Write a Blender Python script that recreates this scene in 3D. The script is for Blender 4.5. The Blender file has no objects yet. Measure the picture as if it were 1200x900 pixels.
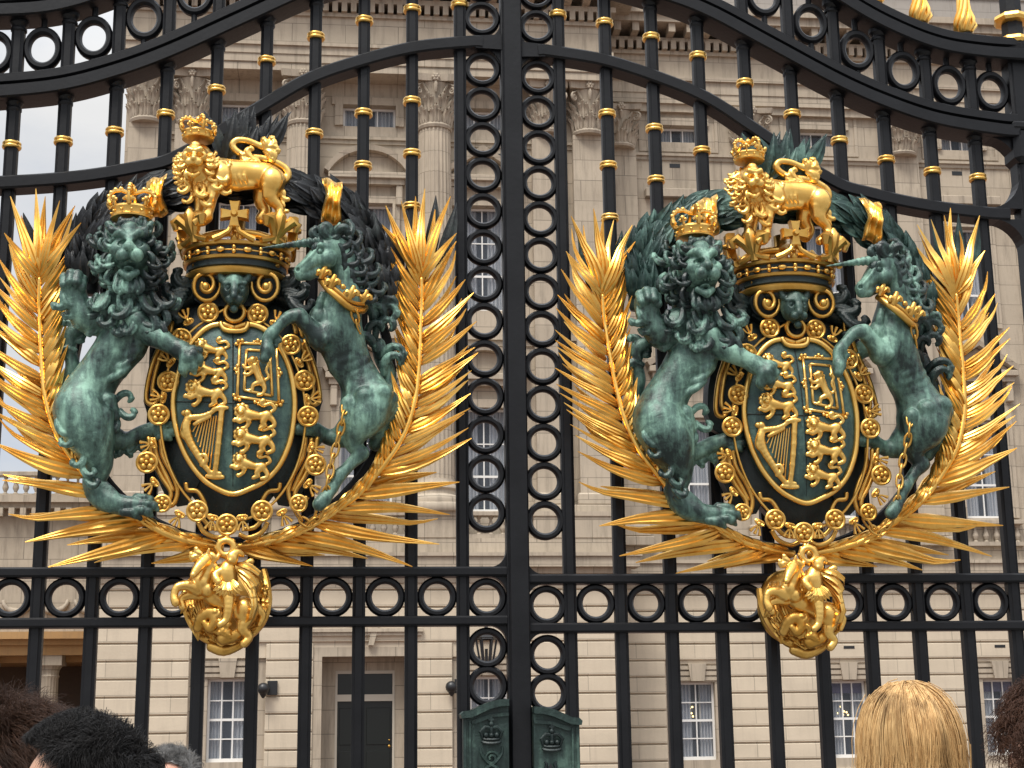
import bpy, math, random
import numpy as np
import openvdb
from mathutils import Vector, Matrix, Quaternion

random.seed(7)
scene = bpy.context.scene
COL = scene.collection
PI = math.pi

# ------------------------------------------------------------------ camera
CAM = (-0.7273, -6.5623, 1.6)
YAW, PITCH, ROLL, FPX = 0.10926, 0.22193, -0.012754, 1800.0

def cam_axes():
    d = Vector((math.sin(YAW)*math.cos(PITCH), math.cos(YAW)*math.cos(PITCH), math.sin(PITCH)))
    r = Vector((math.cos(YAW), -math.sin(YAW), 0)); u = r.cross(d)
    c, s = math.cos(ROLL), math.sin(ROLL)
    return c*r + s*u, -s*r + c*u, d
AX = cam_axes()

def at(px, py, Y):
    """point of the photograph carried onto the upright plane y = Y"""
    r, u, d = AX
    v = d*FPX + r*(px-600) + u*(450-py)
    t = (Y-CAM[1])/v.y
    return Vector(CAM) + v*t

cam = bpy.data.cameras.new("camera"); cam_o = bpy.data.objects.new("camera", cam); COL.objects.link(cam_o)
cam.sensor_width = 36.0; cam.lens = FPX/1200*36.0; cam.clip_start = 0.05; cam.clip_end = 3000
r_, u_, d_ = AX
cam_o.matrix_world = Matrix(((r_.x, u_.x, -d_.x, CAM[0]), (r_.y, u_.y, -d_.y, CAM[1]), (r_.z, u_.z, -d_.z, CAM[2]), (0, 0, 0, 1)))
scene.camera = cam_o

# ------------------------------------------------------------------ objects
def tag(o, label=None, cat=None, group=None, kind=None):
    if label: o["label"] = label
    if cat: o["category"] = cat
    if group: o["group"] = group
    if kind: o["kind"] = kind
    return o

def empty(name, loc=(0, 0, 0), label=None, cat=None, group=None):
    o = bpy.data.objects.new(name, None); COL.objects.link(o)
    o.location = loc; o.empty_display_size = 0.1
    return tag(o, label, cat, group)

def link(name, me, mat, parent=None, smooth=False, sharp=None):
    o = bpy.data.objects.new(name, me); COL.objects.link(o)
    if mat is not None and not me.materials: me.materials.append(mat)
    if smooth:
        me.shade_smooth()
        if sharp: me.set_sharp_from_angle(angle=math.radians(sharp))
    if parent is not None:
        o.parent = parent
        # parents sit unrotated at their base: store the part in the parent's frame
        off = world_loc(parent)
        me.transform(Matrix.Translation(-off)); 
    return o

def world_loc(o):
    v = Vector(o.location)
    while o.parent: o = o.parent; v = v + Vector(o.location)
    return v

def copy_tree(o, parent=None):
    c = o.copy(); COL.objects.link(c); c.parent = parent
    for ch in list(o.children): copy_tree(ch, c)
    return c

class MB:
    """collects shapes and links them as one mesh"""
    def __init__(s): s.v = []; s.f = []
    def add(s, vs, fs):
        b = len(s.v); s.v.extend([tuple(p) for p in vs]); s.f.extend([tuple(i+b for i in q) for q in fs]); return s
    def box(s, x0, x1, y0, y1, z0, z1, bev=0.0):
        if bev <= 0:
            vs = [(x, y, z) for x in (x0, x1) for y in (y0, y1) for z in (z0, z1)]
            return s.add(vs, [(0, 1, 3, 2), (4, 6, 7, 5), (0, 4, 5, 1), (2, 3, 7, 6), (0, 2, 6, 4), (1, 5, 7, 3)])
        b = min(bev, (x1-x0)*.45, (y1-y0)*.45, (z1-z0)*.45)
        vs = []
        cs = {}
        for ix, x in enumerate((x0, x1)):
            for iy, y in enumerate((y0, y1)):
                for iz, z in enumerate((z0, z1)):
                    sx, sy, sz = 1-2*ix, 1-2*iy, 1-2*iz
                    i = len(vs); vs += [(x, y+sy*b, z+sz*b), (x+sx*b, y, z+sz*b), (x+sx*b, y+sy*b, z)]
                    cs[ix, iy, iz] = i
        fs = []
        for k in range(8):
            ix, iy, iz = k >> 2 & 1, k >> 1 & 1, k & 1
            i = cs[ix, iy, iz]; t = (i, i+1, i+2); fs.append(t if (ix+iy+iz) % 2 == 0 else t[::-1])
        for ax in range(3):
            for side in (0, 1):
                q = []
                for a, c in ((0, 0), (1, 0), (1, 1), (0, 1)):
                    key = [0, 0, 0]; key[ax] = side; key[(ax+1) % 3] = a; key[(ax+2) % 3] = c
                    q.append(cs[tuple(key)]+ax)
                fs.append(tuple(q) if side else tuple(q[::-1]))
            for a in (0, 1):
                for c in (0, 1):
                    k0 = [0, 0, 0]; k0[(ax+1) % 3] = a; k0[(ax+2) % 3] = c; k1 = list(k0); k1[ax] = 1
                    i0, i1 = cs[tuple(k0)], cs[tuple(k1)]; m, n = (ax+1) % 3, (ax+2) % 3
                    q = (i0+m, i1+m, i1+n, i0+n)
                    fs.append(q if (a+c) % 2 == 1 else q[::-1])
        return s.add(vs, fs)
    def tube(s, pts, rad, n=8, flat=1.0, cap=True, ref=None):
        pts = [Vector(p) for p in pts]; m = len(pts)
        rad = rad if hasattr(rad, "__len__") else [rad]*m
        vs = []; fs = []; prev = None
        for i, p in enumerate(pts):
            t = (pts[min(i+1, m-1)] - pts[max(i-1, 0)])
            t = t.normalized() if t.length > 1e-9 else Vector((0, 0, 1))
            if prev is None:
                a = Vector(ref) if ref else (Vector((0, 1, 0)) if abs(t.y) < .9 else Vector((1, 0, 0)))
            else: a = prev
            a = (a - t*a.dot(t)).normalized(); b = t.cross(a); prev = a
            for k in range(n):
                th = 2*PI*(k+.5)/n
                vs.append(p + (a*math.cos(th)*flat + b*math.sin(th))*rad[i])
        for i in range(m-1):
            for k in range(n):
                k2 = (k+1) % n; fs.append((i*n+k, i*n+k2, (i+1)*n+k2, (i+1)*n+k))
        if cap: fs.append(tuple(range(n))[::-1]); fs.append(tuple((m-1)*n+k for k in range(n)))
        return s.add(vs, fs)
    def lathe(s, c, prof, n=24, sx=1, sy=1, a0=0, a1=2*PI, flute=0, fd=0):
        """prof: (radius, height) from bottom to top about the upright axis through c"""
        c = Vector(c); full = abs(a1-a0-2*PI) < 1e-6; m = n if full else n+1; vs = []; fs = []
        for r, h in prof:
            for k in range(m):
                th = a0+(a1-a0)*k/n
                rr = r*(1-fd*(0.5+0.5*math.cos(th*flute))) if flute else r
                vs.append((c.x+rr*sx*math.cos(th), c.y+rr*sy*math.sin(th), c.z+h))
        for i in range(len(prof)-1):
            for k in range(n):
                k2 = (k+1) % m; fs.append((i*m+k, i*m+k2, (i+1)*m+k2, (i+1)*m+k))
        if full:
            if prof[0][0] > 1e-6: fs.append(tuple(range(m))[::-1])
            if prof[-1][0] > 1e-6: fs.append(tuple((len(prof)-1)*m+k for k in range(m)))
        return s.add(vs, fs)
    def ring(s, c, R, r, n=28, m=8, flat=1.0, axis='y', sz=1.0):
        """flat-sided ring whose hole faces along y"""
        c = Vector(c); vs = []; fs = []
        for i in range(n):
            a = 2*PI*i/n
            for k in range(m):
                b = 2*PI*(k+.5)/m; q = R + r*math.cos(b); w = r*flat*math.sin(b)
                if axis == 'y': vs.append((c.x+q*math.cos(a), c.y+w, c.z+q*math.sin(a)*sz))
                else: vs.append((c.x+q*math.cos(a), c.y+q*math.sin(a), c.z+w))
        for i in range(n):
            for k in range(m):
                i2, k2 = (i+1) % n, (k+1) % m; q = (i*m+k, i*m+k2, i2*m+k2, i2*m+k)
                fs.append(q if axis == 'y' else q[::-1])
        return s.add(vs, fs)
    def prism(s, poly, y0, y1, ins=0.0):
        """poly in (x,z), extruded along y; y0 is the front"""
        n = len(poly); ar = sum(poly[i][0]*poly[(i+1) % n][1]-poly[(i+1) % n][0]*poly[i][1] for i in range(n))
        if ar < 0: poly = poly[::-1]
        vs = [(x, y0, z) for x, z in poly]+[(x, y1, z) for x, z in poly]
        fs = [tuple(range(n)), tuple(range(n, 2*n))[::-1]]+[(i, i+n, (i+1) % n+n, (i+1) % n) for i in range(n)]
        return s.add(vs, fs)
    def sweep(s, pts, prof, closed=False):
        """prof (offset in plane normal, y) swept along pts (x,z) in an upright plane"""
        m = len(pts); k = len(prof); vs = []; fs = []
        for i, (x, z) in enumerate(pts):
            a = pts[i-1 if (i > 0 or closed) else 0]; b = pts[(i+1) % m if (i < m-1 or closed) else i]
            tx, tz = b[0]-a[0], b[1]-a[1]; l = math.hypot(tx, tz) or 1; nx, nz = -tz/l, tx/l
            for o, y in prof: vs.append((x+nx*o, y, z+nz*o))
        for i in range(m if closed else m-1):
            for j in range(k):
                j2 = (j+1) % k; i2 = (i+1) % m; fs.append((i*k+j, i*k+j2, i2*k+j2, i2*k+j))
        if not closed: fs.append(tuple(range(k))[::-1]); fs.append(tuple((m-1)*k+j for j in range(k)))
        return s.add(vs, fs)
    def sphere(s, c, r, n=10, m=7, sx=1, sy=1, sz=1):
        prof = [(max(1e-7, r*math.sin(PI*i/m)), -r*sz*math.cos(PI*i/m)) for i in range(m+1)]
        return s.lathe(c, prof, n, sx, sy)
    def build(s, name, mat, parent=None, smooth=False, sharp=None, fix=True):
        me = bpy.data.meshes.new(name); me.from_pydata(s.v, [], s.f); me.validate()
        if fix:
            import bmesh
            bm = bmesh.new(); bm.from_mesh(me); bmesh.ops.recalc_face_normals(bm, faces=bm.faces); bm.to_mesh(me); bm.free()
        return link(name, me, mat, parent, smooth, sharp)

def spline(pts, n=8):
    """Catmull-Rom through points of any dimension"""
    P = [np.array(p, float) for p in pts]; P = [2*P[0]-P[1]]+P+[2*P[-1]-P[-2]]; out = []
    for i in range(1, len(P)-2):
        for k in range(n):
            t = k/n; a, b, c, d = P[i-1:i+3]
            out.append(.5*((2*b)+(-a+c)*t+(2*a-5*b+4*c-d)*t*t+(-a+3*b-3*c+d)*t**3))
    out.append(P[-2]); return out

class Sculpt:
    """a soft-blended solid: rounded limbs and muscles melted together and meshed as one skin"""
    def __init__(s, lo, hi, vox):
        s.lo = np.array(lo, float); s.vox = vox
        s.n = np.ceil((np.array(hi)-s.lo)/vox).astype(int)+1
        s.F = np.full(s.n, 0.08, np.float32)
        s.ax = [s.lo[i]+vox*np.arange(s.n[i]) for i in range(3)]
    def _win(s, lo, hi):
        a = np.clip(np.floor((np.array(lo)-s.lo)/s.vox).astype(int), 0, s.n)
        b = np.clip(np.ceil((np.array(hi)-s.lo)/s.vox).astype(int)+1, 0, s.n)
        if (b <= a).any(): return None
        g = np.ix_(s.ax[0][a[0]:b[0]], s.ax[1][a[1]:b[1]], s.ax[2][a[2]:b[2]])
        return tuple(slice(i, j) for i, j in zip(a, b)), [q.astype(np.float32) for q in g]
    def _put(s, sl, d, k, cut):
        F = s.F[sl]
        if cut:
            d = -d; h = np.maximum(k-np.abs(F-d), 0)/k; s.F[sl] = np.maximum(F, d)+h*h*k*.25
        else:
            h = np.maximum(k-np.abs(F-d), 0)/k; s.F[sl] = np.minimum(F, d)-h*h*k*.25
    def cone(s, a, ra, b, rb, k=.01, cut=False):
        a = np.array(a, float); b = np.array(b, float); m = max(ra, rb)+k+3*s.vox
        w = s._win(np.minimum(a, b)-m, np.maximum(a, b)+m)
        if w is None: return s
        sl, g = w; ba = b-a; l2 = max(ba@ba, 1e-12)
        pa = [g[i]-np.float32(a[i]) for i in range(3)]
        h = np.clip((pa[0]*ba[0]+pa[1]*ba[1]+pa[2]*ba[2])/l2, 0, 1)
        d = np.sqrt((pa[0]-h*ba[0])**2+(pa[1]-h*ba[1])**2+(pa[2]-h*ba[2])**2)-(ra+(rb-ra)*h)
        s._put(sl, d.astype(np.float32), k, cut); return s
    def ball(s, a, r, k=.01, cut=False): return s.cone(a, r, np.array(a, float)+1e-5, r, k, cut)
    def ell(s, c, rad, k=.01, cut=False, rot=None):
        c = np.array(c, float); m = max(rad)+k+3*s.vox; w = s._win(c-m, c+m)
        if w is None: return s
        sl, g = w; p = [g[i]-np.float32(c[i]) for i in range(3)]
        if rot is not None:
            R = np.array(rot.to_matrix() if hasattr(rot, 'to_matrix') else rot).T
            p = [R[i][0]*p[0]+R[i][1]*p[1]+R[i][2]*p[2] for i in range(3)]
        q0 = np.sqrt((p[0]/rad[0])**2+(p[1]/rad[1])**2+(p[2]/rad[2])**2)
        q1 = np.sqrt((p[0]/rad[0]**2)**2+(p[1]/rad[1]**2)**2+(p[2]/rad[2]**2)**2)
        s._put(sl, (q0*(q0-1)/np.maximum(q1, 1e-6)).astype(np.float32), k, cut); return s
    def chain(s, pts, k=.01, n=0, cut=False):
        """pts: (x,y,z,r)"""
        if n: pts = spline(pts, n)
        for a, b in zip(pts[:-1], pts[1:]): s.cone(a[:3], max(a[3], .0008), b[:3], max(b[3], .0008), k, cut)
        return s
    def hair(s, pts, k=.004):
        """a lock as three strands lying side by side"""
        P = [np.array(p[:3]) for p in pts]; R = [p[3] for p in pts]; n = len(P)
        for j in (-1, 0, 1):
            q = []
            for i in range(n):
                t_ = P[min(i+1, n-1)]-P[max(i-1, 0)]; pr = np.array((-t_[2], 0, t_[0])); l = np.linalg.norm(pr); pr = pr/l if l > 1e-9 else pr
                q.append((*(P[i]+pr*j*R[i]*.72+np.array((0, -.35*R[i]*(j == 0), 0))), R[i]*(.60 if j == 0 else .52)))
            s.chain(q, min(k, .0022))
        return s
    def mesh(s, name, mat, parent=None, rough=0.0, relax=0):
        if rough:
            X = s.ax
            sl = slice(None)
            n = (np.sin(X[0]*61)[:, None, None]*np.sin(X[2]*47+1)[None, None, :]+np.sin(X[1]*73+2)[None, :, None]*np.sin(X[2]*97)[None, None, :]).astype(np.float32)
            s.F = s.F+n*rough
        g = openvdb.FloatGrid(0.08); g.copyFromArray(s.F); p, q = g.convertToQuads(0.0)
        p = p*s.vox+s.lo
        me = bpy.data.meshes.new(name); me.vertices.add(len(p)); me.vertices.foreach_set("co", p.astype(np.float32).ravel())
        me.loops.add(q.size); me.loops.foreach_set("vertex_index", q[:, ::-1].astype(np.int32).ravel())
        me.polygons.add(len(q)); me.polygons.foreach_set("loop_start", np.arange(0, q.size, 4, dtype=np.int32))
        me.update(calc_edges=True); me.validate()
        return link(name, me, mat, parent, True)

# ------------------------------------------------------------------ materials
class NT:
    def __init__(s, name, own=False):
        s.m = bpy.data.materials.new(name); s.m.use_nodes = True; s.t = s.m.node_tree; s.N = s.t.nodes; s.L = s.t.links
        s.b = s.N["Principled BSDF"]; s.co = s.N.new("ShaderNodeTexCoord"); s.own = None
        if own:     # every object gets its own stretch of the pattern
            oi = s.N.new("ShaderNodeObjectInfo"); mu = s.N.new("ShaderNodeVectorMath"); mu.operation = "SCALE"; mu.inputs[0].default_value = (13, 7, 17); s.L.new(oi.outputs["Random"], mu.inputs["Scale"])
            ad = s.N.new("ShaderNodeVectorMath"); s.L.new(s.co.outputs["Object"], ad.inputs[0]); s.L.new(mu.outputs[0], ad.inputs[1]); s.own = ad.outputs[0]
    def src(s, coord): return s.own if s.own is not None and coord == "Object" else s.co.outputs[coord]
    def noise(s, scale, detail=4, rough=.55, vec=None, dist=0, coord="Object"):
        n = s.N.new("ShaderNodeTexNoise"); n.inputs["Scale"].default_value = scale; n.inputs["Detail"].default_value = detail
        n.inputs["Roughness"].default_value = rough; n.inputs["Distortion"].default_value = dist
        s.L.new(vec if vec is not None else s.src(coord), n.inputs["Vector"]); return n.outputs["Fac"]
    def mapping(s, scale, coord="Object", loc=(0, 0, 0), rot=(0, 0, 0)):
        n = s.N.new("ShaderNodeMapping"); n.inputs["Scale"].default_value = scale; n.inputs["Location"].default_value = loc; n.inputs["Rotation"].default_value = rot
        s.L.new(s.src(coord), n.inputs["Vector"]); return n.outputs["Vector"]
    def ramp(s, fac, stops):
        n = s.N.new("ShaderNodeValToRGB"); e = n.color_ramp.elements
        while len(e) < len(stops): e.new(.5)
        for q, (p, c) in zip(e, stops):
            q.position = p; q.color = (c, c, c, 1) if not hasattr(c, "__len__") else (*c, 1)
        s.L.new(fac, n.inputs["Fac"]); return n.outputs["Color"]
    def mix(s, fac, a, b, mode="MIX"):
        n = s.N.new("ShaderNodeMix"); n.data_type = "RGBA"; n.blend_type = mode
        for k, v in ((0, fac), (6, a), (7, b)):
            if hasattr(v, "is_linked"): s.L.new(v, n.inputs[k])
            elif k == 0: n.inputs[0].default_value = v
            else: n.inputs[k].default_value = (*v, 1)
        return n.outputs[2]
    def math(s, op, a, b=0.0):
        n = s.N.new("ShaderNodeMath"); n.operation = op
        for k, v in ((0, a), (1, b)):
            if hasattr(v, "is_linked"): s.L.new(v, n.inputs[k])
            else: n.inputs[k].default_value = v
        return n.outputs[0]
    def set(s, **k):
        for a, v in k.items():
            i = s.b.inputs[a.replace("_", " ").title() if a != "IOR" else "IOR"]
            if hasattr(v, "is_linked"): s.L.new(v, i)
            else: i.default_value = (*v, 1) if hasattr(v, "__len__") and len(v) == 3 else v
        return s
    def bump(s, h, strength=.3, dist=.01):
        n = s.N.new("ShaderNodeBump"); n.inputs["Strength"].default_value = strength; n.inputs["Distance"].default_value = dist
        s.L.new(h, n.inputs["Height"]); s.L.new(n.outputs["Normal"], s.b.inputs["Normal"]); return s
M = {}

t = NT("black_gate_paint")
f = t.noise(6, 5); g_ = t.noise(220, 3)
t.set(base_color=t.ramp(f, [(.35, (.0035, .0038, .0052)), (.7, (.008, .0085, .0105))]), roughness=t.math("ADD", t.math("MULTIPLY", g_, .22), .34)); t.b.inputs["Specular IOR Level"].default_value = .30
t.bump(t.math("ADD", t.math("MULTIPLY", g_, .4), t.noise(45, 3)), .18, .004); M["black"] = t.m

def gold(name, a, b, c, rough=.2):
    t = NT(name, True); f = t.noise(9, 6, .62, dist=.4); g = t.noise(130, 4); w = t.noise(26, 5, .65)
    colr = t.mix(t.ramp(f, [(.38, 0.0), (.66, 1.0)]), a, b)
    colr = t.mix(t.ramp(w, [(.6, 0.0), (.8, .55)]), colr, c)
    t.set(base_color=colr, metallic=.93, roughness=t.math("ADD", t.math("MULTIPLY", f, .22), rough))
    t.bump(t.math("ADD", t.math("MULTIPLY", g, .25), w), .22, .004); M[name] = t.m
gold("gold_leaf", (.94, .61, .18), (.82, .47, .11), (.45, .23, .05), .20)
gold("gold_palm", (.93, .58, .16), (.79, .42, .08), (.42, .20, .04), .22)
gold("gold_aged", (.74, .45, .12), (.58, .31, .06), (.26, .14, .04), .26)

def bronze(name, dark, mid, light, lo, hi):
    t = NT(name, True)
    f = t.noise(3.1, 7, .6, dist=.7); st = t.noise(7, 6, .65, vec=t.mapping((3.4, 3.4, .6))); g = t.noise(46, 6, .68); h = t.noise(17, 6, .7, dist=1.2)
    s_ = t.math("ADD", t.math("ADD", t.math("MULTIPLY", f, .42), t.math("MULTIPLY", st, .32)), t.math("ADD", t.math("MULTIPLY", g, .10), t.math("MULTIPLY", h, .16)))
    colr = t.ramp(s_, [(lo, dark), (lo*.45+hi*.55, mid), (hi, light)])
    t.set(base_color=colr, metallic=.2, roughness=t.ramp(s_, [(lo, .32), (hi, .6)]))
    t.bump(t.math("ADD", t.math("MULTIPLY", g, .8), t.math("MULTIPLY", h, 1.2)), .42, .006); M[name] = t.m
bronze("bronze_verdigris", (.014, .029, .026), (.048, .092, .077), (.19, .33, .265), .43, .60)
bronze("bronze_mane", (.007, .013, .013), (.030, .058, .051), (.20, .35, .28), .44, .58)
bronze("bronze_dark", (.007, .011, .012), (.013, .024, .023), (.035, .06, .055), .40, .68)
bronze("bronze_field", (.018, .038, .036), (.042, .085, .077), (.10, .18, .15), .42, .60)
bronze("bronze_case", (.010, .021, .019), (.026, .050, .043), (.085, .15, .12), .44, .62)
bronze("laurel_black", (.010, .011, .013), (.020, .023, .025), (.05, .065, .06), .42, .62)
bronze("laurel_green", (.012, .026, .025), (.036, .078, .068), (.12, .22, .185), .42, .60)

def stone(name, a, b, bw, bh, joint=.6, off=.5, stain=.35):
    t = NT(name)
    vec = t.mapping((1, 1, 1), rot=(math.radians(90), 0, 0))
    br = t.N.new("ShaderNodeTexBrick"); t.L.new(vec, br.inputs["Vector"])
    for k, v in (("Scale", 1.0), ("Mortar Size", .016), ("Mortar Smooth", .3), ("Brick Width", bw), ("Row Height", bh), ("Bias", 0.0)): br.inputs[k].default_value = v
    br.offset = off
    br.inputs["Color1"].default_value = (*a, 1); br.inputs["Color2"].default_value = (*b, 1)
    br.inputs["Mortar"].default_value = tuple(joint*q for q in a)+(1,)
    n1 = t.noise(.55, 6, .6); n2 = t.noise(2.2, 6, .65, vec=t.mapping((2.2, 2.2, .35))); n3 = t.noise(14, 4)
    colr = t.mix(t.ramp(n2, [(.5, 0.0), (.78, stain)]), br.outputs["Color"], (.15, .12, .092))
    colr = t.mix(t.ramp(n1, [(.4, 0.0), (.7, .35)]), colr, tuple(q*1.12 for q in a))
    n4 = t.noise(1.0, 6, .7, vec=t.mapping((3.5, 3.5, .22)), dist=.3); n5 = t.noise(.8, 3, .5, vec=t.mapping((.5, .5, 1.75)))
    colr = t.mix(t.ramp(n4, [(.52, 0.0), (.72, stain*.8)]), colr, (.10, .085, .07)); colr = t.mix(t.ramp(n5, [(.42, 0.0), (.62, .28)]), colr, tuple(q*.72 for q in a))
    t.set(base_color=colr, roughness=.85); t.bump(t.math("ADD", n3, t.math("MULTIPLY", br.outputs["Fac"], -.5)), .2, .02); M[name] = t.m
stone("portland_stone", (.46, .39, .30), (.405, .34, .26), 1.9, .78, .42, .5, .6)
stone("rusticated_stone", (.62, .53, .405), (.55, .465, .352), 2.1, .572, .55, .5, .16)
stone("carved_stone", (.42, .355, .275), (.38, .32, .246), 40, 40, .9, stain=.85)
stone("grey_roof_stone", (.34, .31, .28), (.30, .275, .25), 1.6, .5)
stone("ochre_stone", (.42, .245, .10), (.37, .205, .08), 2.4, 30, .8)

def plain(name, c, rough=.6, metal=0, n=0, sc=8):
    t = NT(name)
    if n: t.set(base_color=t.mix(t.noise(sc, 5), tuple(q*(1-n) for q in c), tuple(q*(1+n) for q in c)))
    else: t.set(base_color=c)
    t.set(roughness=rough, metallic=metal); M[name] = t.m; return t
plain("white_sash", (.78, .77, .74), .45, 0, .05)
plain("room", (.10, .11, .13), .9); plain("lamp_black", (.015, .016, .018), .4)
plain("door_black", (.006, .009, .008), .3); plain("door_trim", (.50, .45, .37), .5); plain("purple_blind", (.20, .18, .30), .9)
plain("door_brown", (.09, .055, .03), .6, 0, .3)
t = plain("curtain", (.52, .55, .62), .9); wv = t.N.new("ShaderNodeTexWave"); wv.inputs["Scale"].default_value = 2.6; wv.inputs["Distortion"].default_value = 3
t.L.new(t.mapping((1, 1, .08)), wv.inputs["Vector"]); t.set(base_color=t.ramp(wv.outputs["Fac"], [(0, (.42, .45, .50)), (1, (.80, .82, .85))]))
t = NT("window_glass"); t.set(base_color=(.75, .8, .85), roughness=.04, transmission_weight=.0, alpha=.24); t.set(base_color=(.12, .14, .17)); M["glass"] = t.m
t = NT("window_dark"); t.set(base_color=(.03, .035, .045), roughness=.08); M["dark"] = t.m
t = NT("lit_bulbs"); t.set(base_color=(1, .75, .35)); t.b.inputs["Emission Color"].default_value = (1, .72, .3, 1); t.b.inputs["Emission Strength"].default_value = 3.0; M["lit"] = t.m
t = NT("forecourt_gravel"); t.set(base_color=t.mix(t.noise(3, 6), (.11, .064, .048), (.165, .105, .08)), roughness=.95); t.bump(t.noise(60, 5), .4, .02); M["gravel"] = t.m
t = NT("pavement_stone"); t.set(base_color=t.mix(t.noise(2, 6), (.15, .145, .135), (.22, .21, .195)), roughness=.9); t.bump(t.noise(40, 5), .3, .01); M["paving"] = t.m

# ------------------------------------------------------------------ sky and light
w = bpy.data.worlds.new("World"); scene.world = w; w.use_nodes = True; nt = w.node_tree; nt.nodes.clear()
out = nt.nodes.new("ShaderNodeOutputWorld"); sky = nt.nodes.new("ShaderNodeTexSky"); sky.sky_type = 'NISHITA'; sky.sun_disc = False
SUN_EL, SUN_AZ = math.radians(60), math.radians(212)     # azimuth from north (+y) clockwise: behind the photographer, a little to the left
sky.sun_elevation = SUN_EL; sky.sun_rotation = SUN_AZ; sky.air_density = 1.0; sky.dust_density = 2.0
b1 = nt.nodes.new("ShaderNodeBackground"); b1.inputs["Strength"].default_value = .11; nt.links.new(sky.outputs[0], b1.inputs["Color"])
b2 = nt.nodes.new("ShaderNodeBackground"); b2.inputs["Strength"].default_value = 1.0
sx_ = nt.nodes.new("ShaderNodeSeparateXYZ"); mr = nt.nodes.new("ShaderNodeMapRange")
mr.inputs["From Min"].default_value = .38; mr.inputs["From Max"].default_value = .95; mr.inputs["To Min"].default_value = .47; mr.inputs["To Max"].default_value = 1.55
nt.links.new(sx_.outputs["Z"], mr.inputs["Value"]); nt.links.new(mr.outputs["Result"], b2.inputs["Strength"])
tc = nt.nodes.new("ShaderNodeTexCoord"); mp = nt.nodes.new("ShaderNodeMapping"); mp.inputs["Scale"].default_value = (1, 1, 2.2); nt.links.new(tc.outputs["Generated"], mp.inputs["Vector"]); nt.links.new(tc.outputs["Generated"], sx_.inputs[0])
ns = nt.nodes.new("ShaderNodeTexNoise"); ns.inputs["Scale"].default_value = 3.2; ns.inputs["Detail"].default_value = 7; ns.inputs["Roughness"].default_value = .58; nt.links.new(mp.outputs[0], ns.inputs["Vector"])
rp = nt.nodes.new("ShaderNodeValToRGB"); rp.color_ramp.elements[0].position = .30; rp.color_ramp.elements[0].color = (.66, .72, .82, 1); rp.color_ramp.elements[1].position = .66; rp.color_ramp.elements[1].color = (1.0, 1.0, 1.0, 1)
nt.links.new(ns.outputs["Fac"], rp.inputs["Fac"]); nt.links.new(rp.outputs["Color"], b2.inputs["Color"])
rp2 = nt.nodes.new("ShaderNodeValToRGB"); rp2.color_ramp.elements[0].position = .25; rp2.color_ramp.elements[0].color = (.72, .72, .72, 1); rp2.color_ramp.elements[1].position = .5
nt.links.new(ns.outputs["Fac"], rp2.inputs["Fac"])
mx = nt.nodes.new("ShaderNodeMixShader"); nt.links.new(rp2.outputs["Color"], mx.inputs[0]); nt.links.new(b1.outputs[0], mx.inputs[1]); nt.links.new(b2.outputs[0], mx.inputs[2]); nt.links.new(mx.outputs[0], out.inputs[0])
sl = bpy.data.lights.new("sun", 'SUN'); sl.energy = 1.8; sl.angle = math.radians(20); sl.color = (1, .95, .87)
so = bpy.data.objects.new("sun", sl); COL.objects.link(so)
sd = Vector((math.sin(SUN_AZ)*math.cos(SUN_EL), math.cos(SUN_AZ)*math.cos(SUN_EL), math.sin(SUN_EL)))
so.rotation_euler = sd.to_track_quat('Z', 'Y').to_euler()
scene.view_settings.view_transform = 'Standard'; scene.view_settings.look = 'None'; scene.view_settings.gamma = 1; scene.view_settings.exposure = .82
scene.cycles.max_bounces = 6; scene.cycles.diffuse_bounces = 3; scene.cycles.glossy_bounces = 3

# ------------------------------------------------------------------ ground
tag(MB().box(-900, 900, -900, 900, -.6, 0).build("forecourt_ground", M["gravel"]), kind="structure")
tag(MB().box(-60, 60, -40, 1.2, .004, .12, .0).build("pavement", M["paving"]), kind="structure")
# ================================================================== palace
PY = 45.0
pal = empty("palace", (0, PY, 0), "long pale stone palace front with giant fluted columns behind the gates", "palace")
GROOVE0, COURSE = 4.50, .572

def rects(x0, x1, z0, z1, ops):
    """cover x0..x1, z0..z1 leaving the openings free"""
    xs = sorted({x0, x1, *[min(max(v, x0), x1) for o in ops for v in o[:2]]}); out = []
    for a, b in zip(xs[:-1], xs[1:]):
        if b-a < 1e-6: continue
        m = (a+b)/2; hs = sorted([o for o in ops if o[0] < m < o[1]], key=lambda o: o[2]); z = z0
        for o in hs:
            if o[3] <= z0 or o[2] >= z1: continue
            if o[2] > z: out.append((a, b, z, min(o[2], z1)))
            z = max(z, o[3])
        if z < z1: out.append((a, b, z, z1))
    return out

def wall(name, mat, x0, x1, z0, z1, y0, y1, ops=()):
    m = MB()
    for a, b, c, d in rects(x0, x1, z0, z1, ops): m.box(a, b, y0, y1, c, d)
    return m.build(name, mat, pal)

def rusticated(x0, x1, z1, y, ops, sill=()):
    m = MB(); k = -9
    while True:
        a = GROOVE0+COURSE*k+.028; b = a+COURSE-.056; k += 1
        if b < 0.05: continue
        if a >= z1-.1: break
        a = max(a, 0); b = min(b, z1)
        cuts = [o for o in ops if o[2] < b-.02 and o[3] > a+.02]
        for p, q, c, d in rects(x0, x1, a, b, [(o[0], o[1], a-1, b+1) for o in cuts]): m.box(p, q, y, y+.0795, c, d, .018)
    m.build("rusticated_facing", M["rusticated_stone"], pal)
    wall("ground_floor_wall", M["rusticated_stone"], x0+.03, x1-.03, 0, z1, y+.08, y+.9, ops)

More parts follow.
